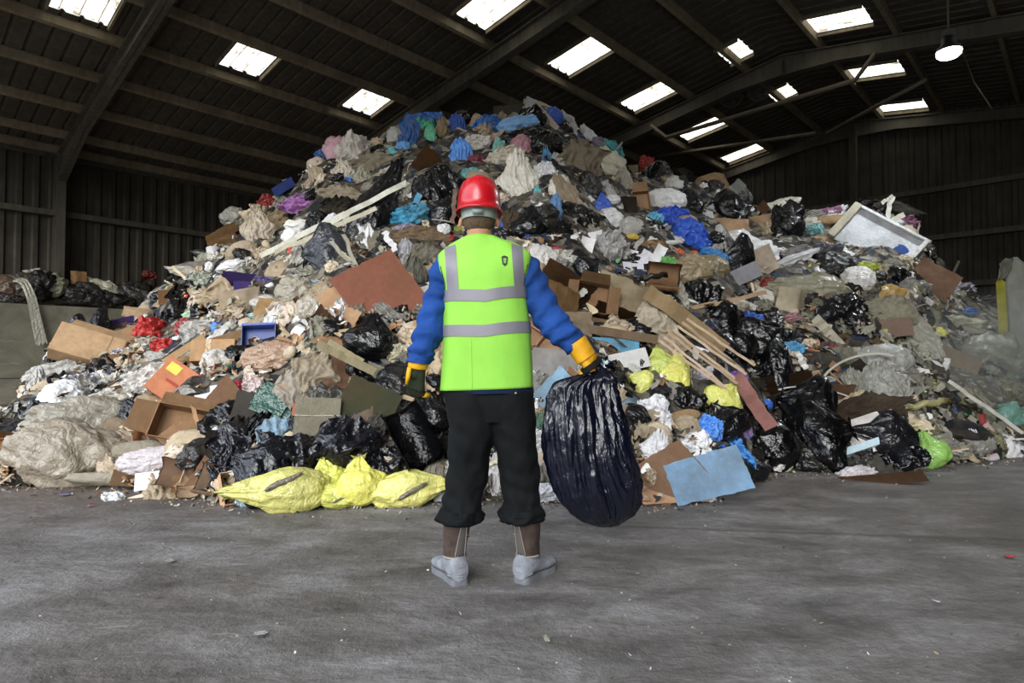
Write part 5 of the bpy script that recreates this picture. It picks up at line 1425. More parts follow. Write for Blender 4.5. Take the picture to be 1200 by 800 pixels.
def fill(px, py, scale=1.0, up=0):
    c = pal_at(px, py); k = RND.choice(BYCOL[c]); sh, mt, name, noun, sz, asp = FK[k]
    if count.get(name, 0) >= LIM: return
    p, ok = hit(px, py)
    if p.z < .04: return
    if c in 'bcRYPVo' and RND.random() < .55: return
    near = min(1.5, max(.92, 8/p.y))
    w = RND.uniform(*sz)*near*scale; h = w*RND.uniform(*asp)
    if c in 'bcRYPVo': w *= .75; h *= .75
    if c == 'K': col = RND.choice(PAL['K'])
    else: col = RND.choice(PAL[c])
    if py < 480 and px < 330 and c == 'K' : h *= .8
    label = f"{CN[c]} {noun} {where(px, py)}"
    put(sh, px, py, w, h, col, name, label, name.replace('_', ' ').split()[-1] if False else name.replace('_', ' '), rot=RND.uniform(0, 360) if k not in ('drape', 'rag') else RND.gauss(0, 35),
        face=RND.uniform(.1, .8), lift=RND.uniform(-.3, .8)+up, group=label, roll=RND.gauss(0, 18), pitch=RND.gauss(0, 18), mat=mt)
    count[name] = count.get(name, 0)+1
def crest(px): return _ip(_S, px)
def foot(px): return _ip(_B, px)
NFILL = 3300
n_ = 0
for _ in range(NFILL):
    px = RND.uniform(-60, 1260); a, b = crest(px), foot(px)-3
    py = RND.uniform(a-2, b)
    if RND.random() > min(1, (b-a+40)/330): continue
    if MASK[min(199,max(0,int(py/4))), min(299,max(0,int(px/4)))] and RND.random() < .93: continue
    fill(px, py)
# small pieces that lie on top of the bigger ones
for _ in range(750):
    px = RND.uniform(-20, 1220); a, b = crest(px), foot(px)-4
    py = RND.uniform(a, b)
    fill(px, py, .42, 1.6)
# ragged crest line
for _ in range(170):
    px = RND.uniform(0, 1180)
    fill(px, crest(px)+RND.uniform(0, 8), .8)

# loose litter between the pieces: one body of scraps
def litter(name, n, gen, label, cat):
    vs = []; fs = []; cols = []
    for _ in range(n):
        g = gen()
        if g is None: continue
        p, nn, s, col = g
        a = Vector((RND.gauss(0, 1), RND.gauss(0, 1), RND.gauss(0, 1))).normalized(); zax = (nn*1.1+a*.8).normalized()
        x = zax.orthogonal().normalized(); x = Matrix.Rotation(RND.uniform(0, 6.28), 3, zax) @ x; y = zax.cross(x)
        lx = s*RND.uniform(.5, 1.6); ly = s*RND.uniform(.25, .8)
        b = len(vs); c = lin(col); h = s*.35
        # a 3x3 crumpled scrap
        for j in (-1, 0, 1):
            for i in (-1, 0, 1):
                q = p+x*(lx*.5*i*RND.uniform(.6, 1.1))+y*(ly*.5*j*RND.uniform(.6, 1.1))+zax*(h*RND.uniform(-.5, .5)+s*.15)
                vs.append(q)
        for j in (0, 1):
            for i in (0, 1):
                k = b+j*3+i; fs.append((k, k+1, k+4, k+3)); cols.append(c)
    me = bpy.data.meshes.new(name); me.from_pydata([tuple(v) for v in vs], [], fs)
    at = me.color_attributes.new('col', 'FLOAT_COLOR', 'CORNER')
    arr = np.repeat(np.array([(*c, 1) for c in cols], dtype=np.float32), 4, axis=0).ravel()
    at.data.foreach_set('color', arr)
    m = NT(name+'_matter'); a_ = m.node('ShaderNodeAttribute', attribute_name='col'); m.color(a_.outputs['Color']); m.set(Roughness=.6)
    m.b.inputs['Specular IOR Level'].default_value = .3
    o = link(name, me, m.m); tag(o, label, cat, kind='stuff'); return o
def g_heap():
    px = RND.uniform(-80, 1280); a, b = crest(px), foot(px)
    py = RND.uniform(a, b); p, ok = hit(px, py)
    c = pal_at(px, py)
    if c in 'bcRYPVo' and RND.random() < .8: c = RND.choice('TnGgDW')
    if c == 'K' and RND.random() < .3: c = RND.choice('DnT')
    if MASK[min(199,max(0,int(py/4))), min(299,max(0,int(px/4)))]: return None
    s = RND.uniform(.04, .13)
    n = mnormal(p); return p+n*RND.uniform(0, .12), n, s, RND.choice(PAL[c])
litter('mixed_litter', 14000, g_heap, 'small mixed scraps of paper, film and card covering the heap', 'litter')
def g_foot():
    px = RND.uniform(-40, 1240); f = foot(px)
    py = f+abs(RND.gauss(0, 7))-3; d = ray(px, py); p = CAMP+d*(-CAM_H/d.z)
    s = RND.uniform(.008, .035)
    return Vector((p.x, p.y, s*.12)), Vector((0, 0, 1)), s, RND.choice(PAL[RND.choice('gGTTGDBgD')])
litter('scattered_crumbs', 1500, g_foot, 'crumbs of broken waste strewn along the foot of the heap', 'crumbs')
def g_floor():
    px = RND.uniform(0, 1200); py = RND.uniform(560, 800); d = ray(px, py); p = CAMP+d*(-CAM_H/d.z)
    if py < foot(px)+6: return None
    s = RND.uniform(.004, .013)
    return Vector((p.x, p.y, s*.12)), Vector((0, 0, 1)), s, RND.choice(PAL[RND.choice('gTGDDWD')])
litter('floor_grit', 420, g_floor, 'tiny specks of grit dotted over the concrete floor', 'grit')
print('fill', count, sum(count.values()))
# ------------------------------------------------------------------ the person
PY = 2.86                               # distance of the body's axis
def P(px, py, dy=0.0):
    """a point seen at (px,py), dy metres behind the body's axis plane"""
    p = at_y(px, py, PY+dy); return p
M_PX = PY/FPX
person = empty('person', (P(577, 680).x, PY, 0))
tag(person, 'person seen from behind in red helmet and yellow vest holding a black bag', 'person')
PINV = Matrix.Translation(-person.location)
def pobj(name, me_or_bm, mat, smooth=True, parent=None, label=None):
    """link under the person; geometry is given in world coordinates"""
    me = me_or_bm
    if isinstance(me, bmesh.types.BMesh):
        b = me; me = bpy.data.meshes.new(name); b.to_mesh(me); b.free()
    me.transform(PINV)
    o = link(name, me, mat, parent or person, smooth)
    if label: o['label'] = label
    return o
def loft(secs, n=48, m=None, wr=None, close=True, samples=None):
    """secs: (centre, rx, ry, axis-x vector, axis-y vector, superness). wr(u,th)->offset"""
    keys = [list(s[0])+[s[1], s[2]]+list(s[3])+list(s[4])+[s[5]] for s in secs]
    samples = samples or len(secs)*6
    R = catmull(keys, samples)
    bm = bmesh.new(); rings = []
    for i, k in enumerate(R):
        c = Vector(k[0:3]); rx, ry = k[3], k[4]; ax = Vector(k[5:8]).normalized(); ay = Vector(k[8:11]).normalized(); e = 2/k[11]
        ring = []
        for j in range(n):
            th = 2*math.pi*j/n; ct, st = math.cos(th), math.sin(th)
            x = math.copysign(abs(ct)**e, ct)*rx; y = math.copysign(abs(st)**e, st)*ry
            q = c+ax*x+ay*y
            if wr:
                d = (ax*x+ay*y); L_ = d.length or 1
                q += d/L_*wr(i/(samples-1), th, q)
            ring.append(bm.verts.new(q))
        rings.append(ring)
    for i in range(len(rings)-1):
        for j in range(n):
            bm.faces.new((rings[i][j], rings[i][(j+1) % n], rings[i+1][(j+1) % n], rings[i+1][j]))
    if close: bm.faces.new(rings[0][::-1]); bm.faces.new(rings[-1])
    bmesh.ops.recalc_face_normals(bm, faces=bm.faces)
    return bm
def limb_secs(pts, rx, ry=None, sup=2):
    pts = [Vector(p) for p in pts]; out = []
    for i, p in enumerate(pts):
        t = (pts[min(i+1, len(pts)-1)]-pts[max(i-1, 0)]).normalized()
        a = Vector((0, 1, 0)); ax = t.cross(a).normalized()*-1; ay = ax.cross(t).normalized()
        out.append((p, rx[i], (ry or rx)[i], ax, ay, sup))
    return out
def blend(parts, voxel, name, smooth_it=4):
    """fuse capsule chains and ellipsoids into one continuous skin"""
    bm = bmesh.new()
    for q in parts:
        if q[0] == 'cap':
            pts = [Vector(a) for a in q[1]]; rs = q[2]
            for i in range(len(pts)-1):
                L_ = (pts[i+1]-pts[i]).length; k = max(2, int(L_/(min(rs[i], rs[i+1])*.45)))
                for s in range(k+1):
                    t = s/k; bmesh.ops.create_icosphere(bm, subdivisions=2, radius=rs[i]*(1-t)+rs[i+1]*t, matrix=Matrix.Translation(pts[i].lerp(pts[i+1], t)))
        else:
            _, c, r, rot = q
            bmesh.ops.create_icosphere(bm, subdivisions=3, radius=1, matrix=Matrix.Translation(c) @ (rot.to_4x4() if rot else Matrix()) @ Matrix.Diagonal((*r, 1)))
    me = bpy.data.meshes.new(name); bm.to_mesh(me); bm.free()
    o = bpy.data.objects.new(name+'_tmp', me); COL.objects.link(o)
    r = o.modifiers.new('r', 'REMESH'); r.mode = 'VOXEL'; r.voxel_size = voxel
    s = o.modifiers.new('s', 'SMOOTH'); s.iterations = smooth_it; s.factor = .6
    dg = bpy.context.evaluated_depsgraph_get(); ev = o.evaluated_get(dg)
    me2 = bpy.data.meshes.new_from_object(ev); bpy.data.objects.remove(o); bpy.data.meshes.remove(me)
    me2.name = name; me2.materials.clear()
    return me2

# skin: one continuous body
def mat_skin():
    m = NT('skin'); g = m.coord('Object'); n = m.noise(30, 4, .6, g)
    m.color(m.ramp(n, [(.3, lin('a8765c')), (.7, lin('bd8a6c'))])); m.set(Roughness=.55)
    m.b.inputs['Subsurface Weight'].default_value = .1; m.b.inputs['Subsurface Radius'].default_value = (.02, .008, .004)
    m.b.inputs['Subsurface Scale'].default_value = .3
    return m.m
hd = P(561.5, 243)                      # middle of the head
hd.z -= .005
shL = P(527, 305); shR = P(609, 303); elL = P(504, 368, -.02); wrL = P(489, 424, -.02); elR = P(642, 372, -.02); wrR = P(676, 404, -.03)
hipL = P(549, 468); hipR = P(598, 468); knL = P(545, 548, .02); knR = P(608, 548, .02); anL = P(536, 630, .03); anR = P(617, 630, .03)
pel = P(573, 462); chest = P(568, 340); nk = P(562, 285)
body = blend([
    ('ell', hd+Vector((0, -.005, .01)), (.073, .092, .098), None), ('ell', hd+Vector((0, .035, -.05)), (.064, .07, .06), None),
    ('ell', hd+Vector((0, .095, -.02)), (.012, .02, .022), None), ('ell', hd+Vector((0, .082, .015)), (.045, .02, .012), None),
    ('ell', hd+Vector((0, .088, -.06)), (.026, .01, .010), None), ('ell', hd+Vector((0, .08, -.095)), (.025, .02, .02), None),
    ('ell', hd+Vector((-.084, .0, -.062)), (.012, .020, .032), Matrix.Rotation(.25, 3, 'Y')), ('ell', hd+Vector((.084, .0, -.062)), (.012, .020, .032), Matrix.Rotation(-.25, 3, 'Y')),
    ('cap', [hd+Vector((0, -.012, -.05)), nk+Vector((0, .0, 0))], [.060, .062]),
    ('cap', [nk, chest, P(572, 410), pel], [.06, .10, .10, .085]), ('cap', [shL, chest], [.036, .1]), ('cap', [shR, chest], [.036, .1]),
    ('cap', [P(545, 320), P(552, 400)], [.09, .08]), ('cap', [P(592, 320), P(590, 400)], [.09, .08]),
    ('cap', [shL, elL, wrL], [.036, .034, .026]), ('cap', [shR, elR, wrR], [.036, .034, .026]),
    ('cap', [pel, hipL, knL, anL], [.085, .07, .040, .024]), ('cap', [pel, hipR, knR, anR], [.085, .07, .040, .024]),
    ('cap', [anL, anL+Vector((0, .03, -.10))], [.024, .024]), ('cap', [anR, anR+Vector((0, .03, -.10))], [.024, .024]),
], .007, 'body')
pobj('body', body, mat_skin())
# cropped hair round the back of the head
bm = loft([(hd+Vector((0, .004, -.112)), .060, .062, (1, 0, 0), (0, 1, 0), 2), (hd+Vector((0, -.002, -.09)), .069, .078, (1, 0, 0), (0, 1, 0), 2), (hd+Vector((0, -.006, -.055)), .0765, .092, (1, 0, 0), (0, 1, 0), 2), (hd+Vector((0, -.006, 0)), .0775, .098, (1, 0, 0), (0, 1, 0), 2), (hd+Vector((0, -.006, .07)), .06, .078, (1, 0, 0), (0, 1, 0), 2)], 48, close=False, samples=40)
kill = [v for v in bm.verts if v.co.y > hd.y+.035-max(0, (hd.z-.05-v.co.z))*1.2]
bmesh.ops.delete(bm, geom=kill, context='VERTS')
for v in bm.verts: v.co += Vector((noise.noise(v.co*160), noise.noise(v.co*150), noise.noise(v.co*140)))*.0012
pobj('hair', bm, plain('cropped_hair', '6b5848', .9, 0, (260, .5, .004), .1, .35, 60))

# hard hat
M_HAT = NT('red_hat_shell'); M_HAT.color(lin('b5101c')); M_HAT.set(Roughness=.3); M_HAT.b.inputs['Coat Weight'].default_value = .25
M_HAT.bump(M_HAT.noise(25, 3, .5, M_HAT.coord()), .05, .004); M_HAT = M_HAT.m
hat = empty('hard_hat', (0, 0, 0), person)
hc = P(561.5, 246); hc.z += 0
bm = bmesh.new(); NH = 56
profh = [(1.0, .0), (1.0, .028), (.985, .05), (.95, .075), (.88, .100), (.76, .122), (.58, .137), (.36, .146), (.16, .149)]
rings = []
RX, RY = .100, .128
for (r, z) in profh:
    ring = []
    for k in range(NH):
        th = 2*math.pi*k/NH
        x = math.cos(th)*r*RX; y = math.sin(th)*r*RY
        zz = z+.006*(math.exp(-(x/.022)**2)*(1 if z > .09 else 0))
        ring.append(bm.verts.new(hc+Vector((x, y, zz))))
    rings.append(ring)
for i in range(len(rings)-1):
    for k in range(NH): bm.faces.new((rings[i][k], rings[i][(k+1) % NH], rings[i+1][(k+1) % NH], rings[i+1][k]))
bm.faces.new(rings[-1])
# gutter and peak
r0 = rings[0]; low = []; low2 = []
for k in range(NH):
    th = 2*math.pi*k/NH; fr = max(0, math.sin(th))**3
    o_ = 1.12+.26*fr
    low.append(bm.verts.new(hc+Vector((math.cos(th)*RX*o_, math.sin(th)*RY*o_, -.009-.012*fr))))
    low2.append(bm.verts.new(hc+Vector((math.cos(th)*RX*(o_-.02), math.sin(th)*RY*(o_-.02), -.018-.012*fr))))
for k in range(NH):
    a, b = k, (k+1) % NH
    bm.faces.new((low[a], low[b], r0[b], r0[a])); bm.faces.new((low2[a], low2[b], low[b], low[a]))
bmesh.ops.recalc_face_normals(bm, faces=bm.faces)
sh = pobj('shell', bm, M_HAT, parent=hat)
ss = sh.modifiers.new('s', 'SOLIDIFY'); ss.thickness = .003
bm = bmesh.new()      # moulded ridge over the crown
for dx in (-.03, 0, .03):
    pts = []
    for i in range(17):
        a_ = math.pi*(.1+.8*i/16); pts.append(hc+Vector((dx, -math.cos(a_)*RY*.95*math.sqrt(1-(dx/RX)**2), .03+math.sin(a_)*.118*math.sqrt(1-(dx/.11)**2))))
    add_tube(bm, pts, .005, 8)
pobj('ridge', bm, M_HAT, parent=hat)
bm = loft([(hc+Vector((0, -.008, -.052)), .079, .096, (1, 0, 0), (0, 1, 0), 2), (hc+Vector((0, -.01, -.02)), .084, .104, (1, 0, 0), (0, 1, 0), 2), (hc+Vector((0, -.01, .004)), .086, .106, (1, 0, 0), (0, 1, 0), 2)], 48, close=False)
hb = pobj('headband', bm, plain('grey_headband', 'a9b3ad', .5), parent=hat, label='pale grey headband showing under the shell'); q = hb.modifiers.new('s', 'SOLIDIFY'); q.thickness = .003
bm = bmesh.new(); add_box(bm, hc+Vector((0, -.118, -.033)), (.05, .012, .024)); bmesh.ops.bevel(bm, geom=list(bm.edges), offset=.003, segments=2, affect='EDGES')
pobj('ratchet', bm, plain('ratchet_grey', '8f9a95', .5), parent=hat)

# ---------------- jumper sleeves
def mat_cloth(name, c1, c2, rough=.9, b=((60, .4, .004), (7, .5, .02)), spec=.15, shsc=5):
    m = NT(name); g = m.coord('Object'); n = m.noise(shsc, 5, .6, g)
    m.color(m.ramp(n, [(.3, lin(c2)), (.65, lin(c1))])); m.set(Roughness=rough)
    m.b.inputs['Specular IOR Level'].default_value = spec
    h = None
    for s, st, d in b:
        t = m.math('MULTIPLY', m.noise(s, 4, .6, g, .5), st*d*50); h = t if h is None else m.math('ADD', h, t)
    m.bump(h, .6, .02); return m.m
M_BLUE = mat_cloth('royal_blue_fleece', '20488f', '163468', .85, ((60, .4, .004), (12, .9, .02), (30, .4, .01)), .2)
def wr_sleeve(seed, amp=.0085, f=12):
    def w(u, th, q):
        return amp*(ridge(Vector((math.cos(th)*.8+seed, math.sin(th)*.8, u*f)), 2)*.8+.8*math.sin(u*f*3.2+2.5*math.sin(th+u*4)))*min(1, u*6)
    return w
def tube_px(pairs, ys, depth_f=1.0):
    """limb from pairs of outline points ((px,py),(px,py)) in the picture"""
    secs = []
    for (a, b), y in zip(pairs, ys):
        A = P(*a, y); B = P(*b, y); c = (A+B)/2; r = (B-A).length/2; ax = (B-A).normalized()
        secs.append((c, r, r*depth_f, ax, Vector((0, 1, 0)), 2.1))
    return secs
secL = tube_px([((523, 294), (535, 312)), ((508, 308), (534, 330)), ((503, 332), (529, 347)), ((496, 358), (523, 366)), ((487, 388), (517, 395)), ((481, 410), (508, 415)), ((479, 424), (503, 427))], [0, 0, -.01, -.02, -.03, -.03, -.02], .95)
pobj('sleeve', loft(secL, 40, wr=wr_sleeve(3), samples=70), M_BLUE, label='blue fleece sleeve on the arm hanging free')
secR = tube_px([((605, 308), (611, 292)), ((604, 330), (629, 307)), ((612, 347), (640, 330)), ((622, 368), (651, 351)), ((635, 389), (664, 372)), ((650, 402), (677, 386)), ((668, 414), (686, 399))], [0, 0, 0, -.02, -.04, -.05, -.05], .95)
pobj('sleeve', loft(secR, 40, wr=wr_sleeve(8), samples=70), M_BLUE, label='blue fleece sleeve on the arm holding the bag')

# ---------------- vest
def mat_vest():
    m = NT('fluorescent_vest'); g = m.coord('Object'); n = m.noise(4, 4, .6, g)
    m.color(m.ramp(n, [(.3, (.22, .52, .06)), (.7, (.29, .63, .08))])); m.set(Roughness=.7)
    m.b.inputs['Specular IOR Level'].default_value = .2
    m.bump(m.math('ADD', m.noise(9, 3, .5, m.map(g, (1, 1, .4))), m.math('MULTIPLY', m.noise(400, 1, .5, g), .03)), .35, .02); return m.m
M_VEST = mat_vest(); M_BAND = plain('reflective_tape', '7d7b82', .45, .1, (200, .2, .002), .5, .08)
def wr_vest(u, th, q):
    return .006*noise.noise(Vector((math.cos(th)*2.2, math.sin(th)*2.2, q.z*2.2)))+.0035*math.sin(th*7+2*noise.noise(Vector((u*2, th, 1))))*u
vrows = [((516, 457), (625, 453), .118), ((519, 420), (623, 415), .122), ((520, 390), (621, 385), .125), ((520, 362), (618, 358), .127), ((520, 338), (617, 336), .130), ((514, 318), (621, 316), .125), ((512, 306), (623, 302), .105), ((514, 298), (619, 295), .090), ((525, 289), (607, 287), .078), ((537, 282.5), (590, 281.5), .070), ((544, 279.5), (584, 279), .066)]
vs_ = []
for a, b, ry in vrows:
    A = P(*a); B = P(*b); vs_.append(((A+B)/2+Vector((0, -.01, 0)), (B-A).length/2, ry, (B-A).normalized(), (0, 1, 0), 2.5 if ry > .1 else 2.2))
NV = 96
bmv = loft(vs_, NV, wr=wr_vest, close=False, samples=90)
# cut the arm holes: drop faces at the flanks between armpit and shoulder
def pxof(p):
    d = p-CAMP; f = d.y*math.cos(PITCH)+d.z*math.sin(PITCH); up = -d.y*math.sin(PITCH)+d.z*math.cos(PITCH)
    return 600+FPX*d.x/f, 400-FPX*up/f
vest_bm = bmv.copy()
vest = pobj('vest', bmv, M_VEST, label='fluorescent yellow-green safety vest')
q = vest.modifiers.new('s', 'SOLIDIFY'); q.thickness = .003
# reflective bands: strips laid on the vest surface (back and front), following its rings
from mathutils.bvhtree import BVHTree
vt = BVHTree.FromBMesh(vest_bm)
def on_vest(px, py, off=.003, side=-1):
    d = ray(px, py); d.normalize()
    if side < 0: loc, nrm, i, t = vt.ray_cast(CAMP, d)
    else:
        far = CAMP+d*8; loc, nrm, i, t = vt.ray_cast(far, -d)
    if loc is None: return None
    if nrm.dot(d*side) < 0: nrm = -nrm
    return loc+nrm*off
def strip(rows, name, mat, side=-1, off=.003, nx=30, ny=5, parent=None, label=None):
    """rows: quads of corner curves in px: top list & bottom list"""
    top, bot = rows; bm = bmesh.new(); V = []
    T = catmull(top, nx); B_ = catmull(bot, nx)
    for j in range(ny):
        r = []
        for i in range(nx):
            a = T[i]*(1-j/(ny-1))+B_[i]*(j/(ny-1)); p = on_vest(a[0], a[1], off, side)
            r.append(bm.verts.new(p) if p is not None else None)
        V.append(r)
    for j in range(ny-1):
        for i in range(nx-1):
            q = (V[j][i], V[j][i+1], V[j+1][i+1], V[j+1][i])
            if all(x is not None for x in q): bm.faces.new(q)
    bmesh.ops.recalc_face_normals(bm, faces=bm.faces)
    return pobj(name, bm, mat, parent=parent or vest, label=label)
# horizontal bands run right round the body: follow the flanks by a ring at given heights
def ring_band(pyl, pyc, pyr, hgt, name):
    bm = bmesh.new(); rows_ = []
    n = 96
    for (dj) in (0, .5, 1):
        r = []
        for k in range(n):
            th = 2*math.pi*k/n; x = math.cos(th)
            py = pyc+(pyl-pyc)*max(0, -x)+(pyr-pyc)*max(0, x)+hgt*dj
            z = P(570, py).z; c = Vector((P(570, py).x, PY-.01, z)); dirv = Vector((math.cos(th), math.sin(th), 0))
            loc, nrm, i_, t = vt.ray_cast(c+dirv*.6, -dirv)
            if loc is None: loc = c+dirv*.2
            r.append(bm.verts.new(loc+dirv*.004))
        rows_.append(r)
    for j in range(2):
        for k in range(n): bm.faces.new((rows_[j][k], rows_[j][(k+1) % n], rows_[j+1][(k+1) % n], rows_[j+1][k]))
    bmesh.ops.recalc_face_normals(bm, faces=bm.faces)
    return pobj(name, bm, M_BAND, parent=vest)
ring_band(342, 343.5, 337, 13, 'reflective_band'); ring_band(382, 382.5, 377, 13, 'reflective_band')
for side in (-1, 1):
    strip(([(521, 290.5), (523, 318), (525, 344)], [(534, 286.5), (536, 316), (538, 344)]), 'reflective_band', M_BAND, side)
    strip(([(599, 285.5), (601, 316), (603, 342)], [(612, 289.5), (613.5, 316), (615.5, 340)]), 'reflective_band', M_BAND, side)
# small black crest printed on the back
strip(([(587.5, 301.5), (591, 300), (595, 301.5)], [(588.5, 309.5), (591.2, 311.5), (594, 309.5)]), 'crest', plain('crest_black', '23301f', .7), nx=7, ny=5, off=.005)
strip(([(589.5, 303.2), (593.2, 303.2)], [(590, 309), (592.8, 309)]), 'crest', plain('crest_green', '7fa05a', .7), nx=4, ny=4, off=.0065)
# centre back seam
bm = bmesh.new(); sp_ = [on_vest(552+.02*(y-390), y, .001) for y in range(398, 455, 4)]
add_tube(bm, [p for p in sp_ if p], .0012, 6); pobj('seam', bm, M_VEST, parent=vest)
# black piping round the arm holes
M_PIPE = plain('dark_piping', '22303a', .8)
bm = bmesh.new(); pp = [on_vest(a, b, .002) for a, b in ((516.5, 312), (519, 322), (521.5, 332), (521.8, 344))]; add_tube(bm, [p for p in pp if p], .0022, 6); pobj('piping', bm, M_PIPE, parent=vest)
bm = bmesh.new(); pp = [on_vest(a, b, .002) for a, b in ((618, 310), (614.5, 322), (613.5, 332), (614.8, 344))]; add_tube(bm, [p for p in pp if p], .0022, 6); pobj('piping', bm, M_PIPE, parent=vest)
# collar binding
bm = loft([(P(563.5, 281), (.083), .074, (1, 0, 0), (0, 1, 0), 2), (P(563.5, 277.5)+Vector((0, 0, 0)), .076, .070, (1, 0, 0), (0, 1, 0), 2)], 40, close=False)
q = pobj('collar', bm, mat_cloth('vest_collar', '7fc93a', '68b32c'), parent=vest).modifiers.new('s', 'SOLIDIFY'); q.thickness = .006

# navy hem of the jumper below the vest
bm = loft([((P(521, 462)+P(624, 458))/2, P(624, 458).x-P(572.5, 460).x+.006, .126, (1, 0, .02), (0, 1, 0), 2.4), ((P(521, 448)+P(624, 445))/2, .203, .122, (1, 0, .02), (0, 1, 0), 2.4)], 60)
pobj('jumper_hem', bm, mat_cloth('navy_jersey', '18233f', '101a30'))

# ---------------- trousers: two legs and a seat fused into one garment
M_TR = mat_cloth('black_work_trousers', '070b0d', '040607', .85, ((50, .3, .004), (6, .6, .02)), .25)
def leg(rows, fy):
    secs = []
    for (a, b), y, f in zip(rows, fy, [1.0]*99):
        A = P(*a, y); B = P(*b, y); r = (B-A).length/2
        secs.append(((A+B)/2, r, max(r*1.05, .07), (B-A).normalized(), (0, 1, 0), 2.1))
    return secs
def wr_leg(seed):
    def w(u, th, q):
        k = .35+.9*u*u
        return .014*k*(ridge(Vector((math.cos(th)*.9+seed, math.sin(th)*.9, q.z*6)), 2)-.25+.35*math.sin(q.z*62+4*math.sin(th+seed)+4*noise.noise(q*6)))+.006*noise.noise(q*9)
    return w
LL = [((521, 457), (580, 459)), ((523, 475), (583, 477)), ((526, 498), (582, 500)), ((527, 520), (577, 522)), ((527, 545), (572, 545)), ((524, 568), (568, 568)), ((521, 588), (562, 588)), ((520, 600), (561, 600)), ((519, 609), (559, 609))]
RR_ = [((568, 459), (624, 456)), ((570, 477), (626, 474)), ((576, 500), (627, 497)), ((580, 520), (627, 518)), ((585, 545), (630, 543)), ((589, 568), (630, 566)), ((591, 586), (630, 586)), ((590, 598), (633, 597)), ((592, 608), (631, 607))]
fy = [0, 0, 0, .0, .015, .02, .01, 0, 0]
b1 = loft(leg(LL, fy), 44, wr=wr_leg(2), samples=70); b2 = loft(leg(RR_, fy), 44, wr=wr_leg(9), samples=70)
me1 = bpy.data.meshes.new('t1'); b1.to_mesh(me1); b2.from_mesh(me1)
bmj = loft([((P(524, 494)+P(627, 492))/2, .192, .105, (1, 0, 0), (0, 1, 0), 2.5), ((P(522, 472)+P(626, 470))/2, (P(626, 470).x-P(522, 472).x)/2-.005, .118, (1, 0, 0), (0, 1, 0), 2.5), ((P(521, 456)+P(624, 454))/2, .198, .112, (1, 0, 0), (0, 1, 0), 2.5)], 44); bmj.to_mesh(me1); b2.from_mesh(me1)
tmp = bpy.data.meshes.new('trousers'); b2.to_mesh(tmp); b2.free()
o = bpy.data.objects.new('tmp', tmp); COL.objects.link(o); r_ = o.modifiers.new('r', 'REMESH'); r_.mode = 'VOXEL'; r_.voxel_size = .0055
s_ = o.modifiers.new('s', 'SMOOTH'); s_.iterations = 3
me2 = bpy.data.meshes.new_from_object(o.evaluated_get(bpy.context.evaluated_depsgraph_get())); bpy.data.objects.remove(o); me2.materials.clear()
trousers = pobj('trousers', me2, M_TR, label='black work trousers with rumpled turned-up hems')
# rumpled cuffs, back pocket stud
for (a, b, sd_) in (((517, 603), (561, 601), 1), ((590, 600), (633, 601), 4)):
    A = P(*a); B = P(*b); c = (A+B)/2; r = (B-A).length/2
    bm = loft([(c+Vector((0, 0, -.035)), r*.93, r*1.0, (1, 0, 0), (0, 1, 0), 2), (c+Vector((0, 0, -.022)), r*1.07, r*1.16, (1, 0, 0), (0, 1, 0), 2), (c, r*1.06, r*1.12, (1, 0, 0), (0, 1, 0), 2), (c+Vector((0, 0, .025)), r*.93, r*.98, (1, 0, 0), (0, 1, 0), 2)], 44,
              wr=lambda u, th, q, s=sd_: .018*ridge(Vector((math.cos(th)*1.8+s, math.sin(th)*1.8, q.z*16)), 2), samples=20)
    pobj('cuff', bm, M_TR, parent=trousers)
bm = bmesh.new(); bmesh.ops.create_uvsphere(bm, u_segments=12, v_segments=8, radius=.006, matrix=Matrix.Translation(P(604.5, 460.5, -.128)))
pobj('stud', bm, plain('stud_metal', '9a958c', .4, .6), parent=trousers)

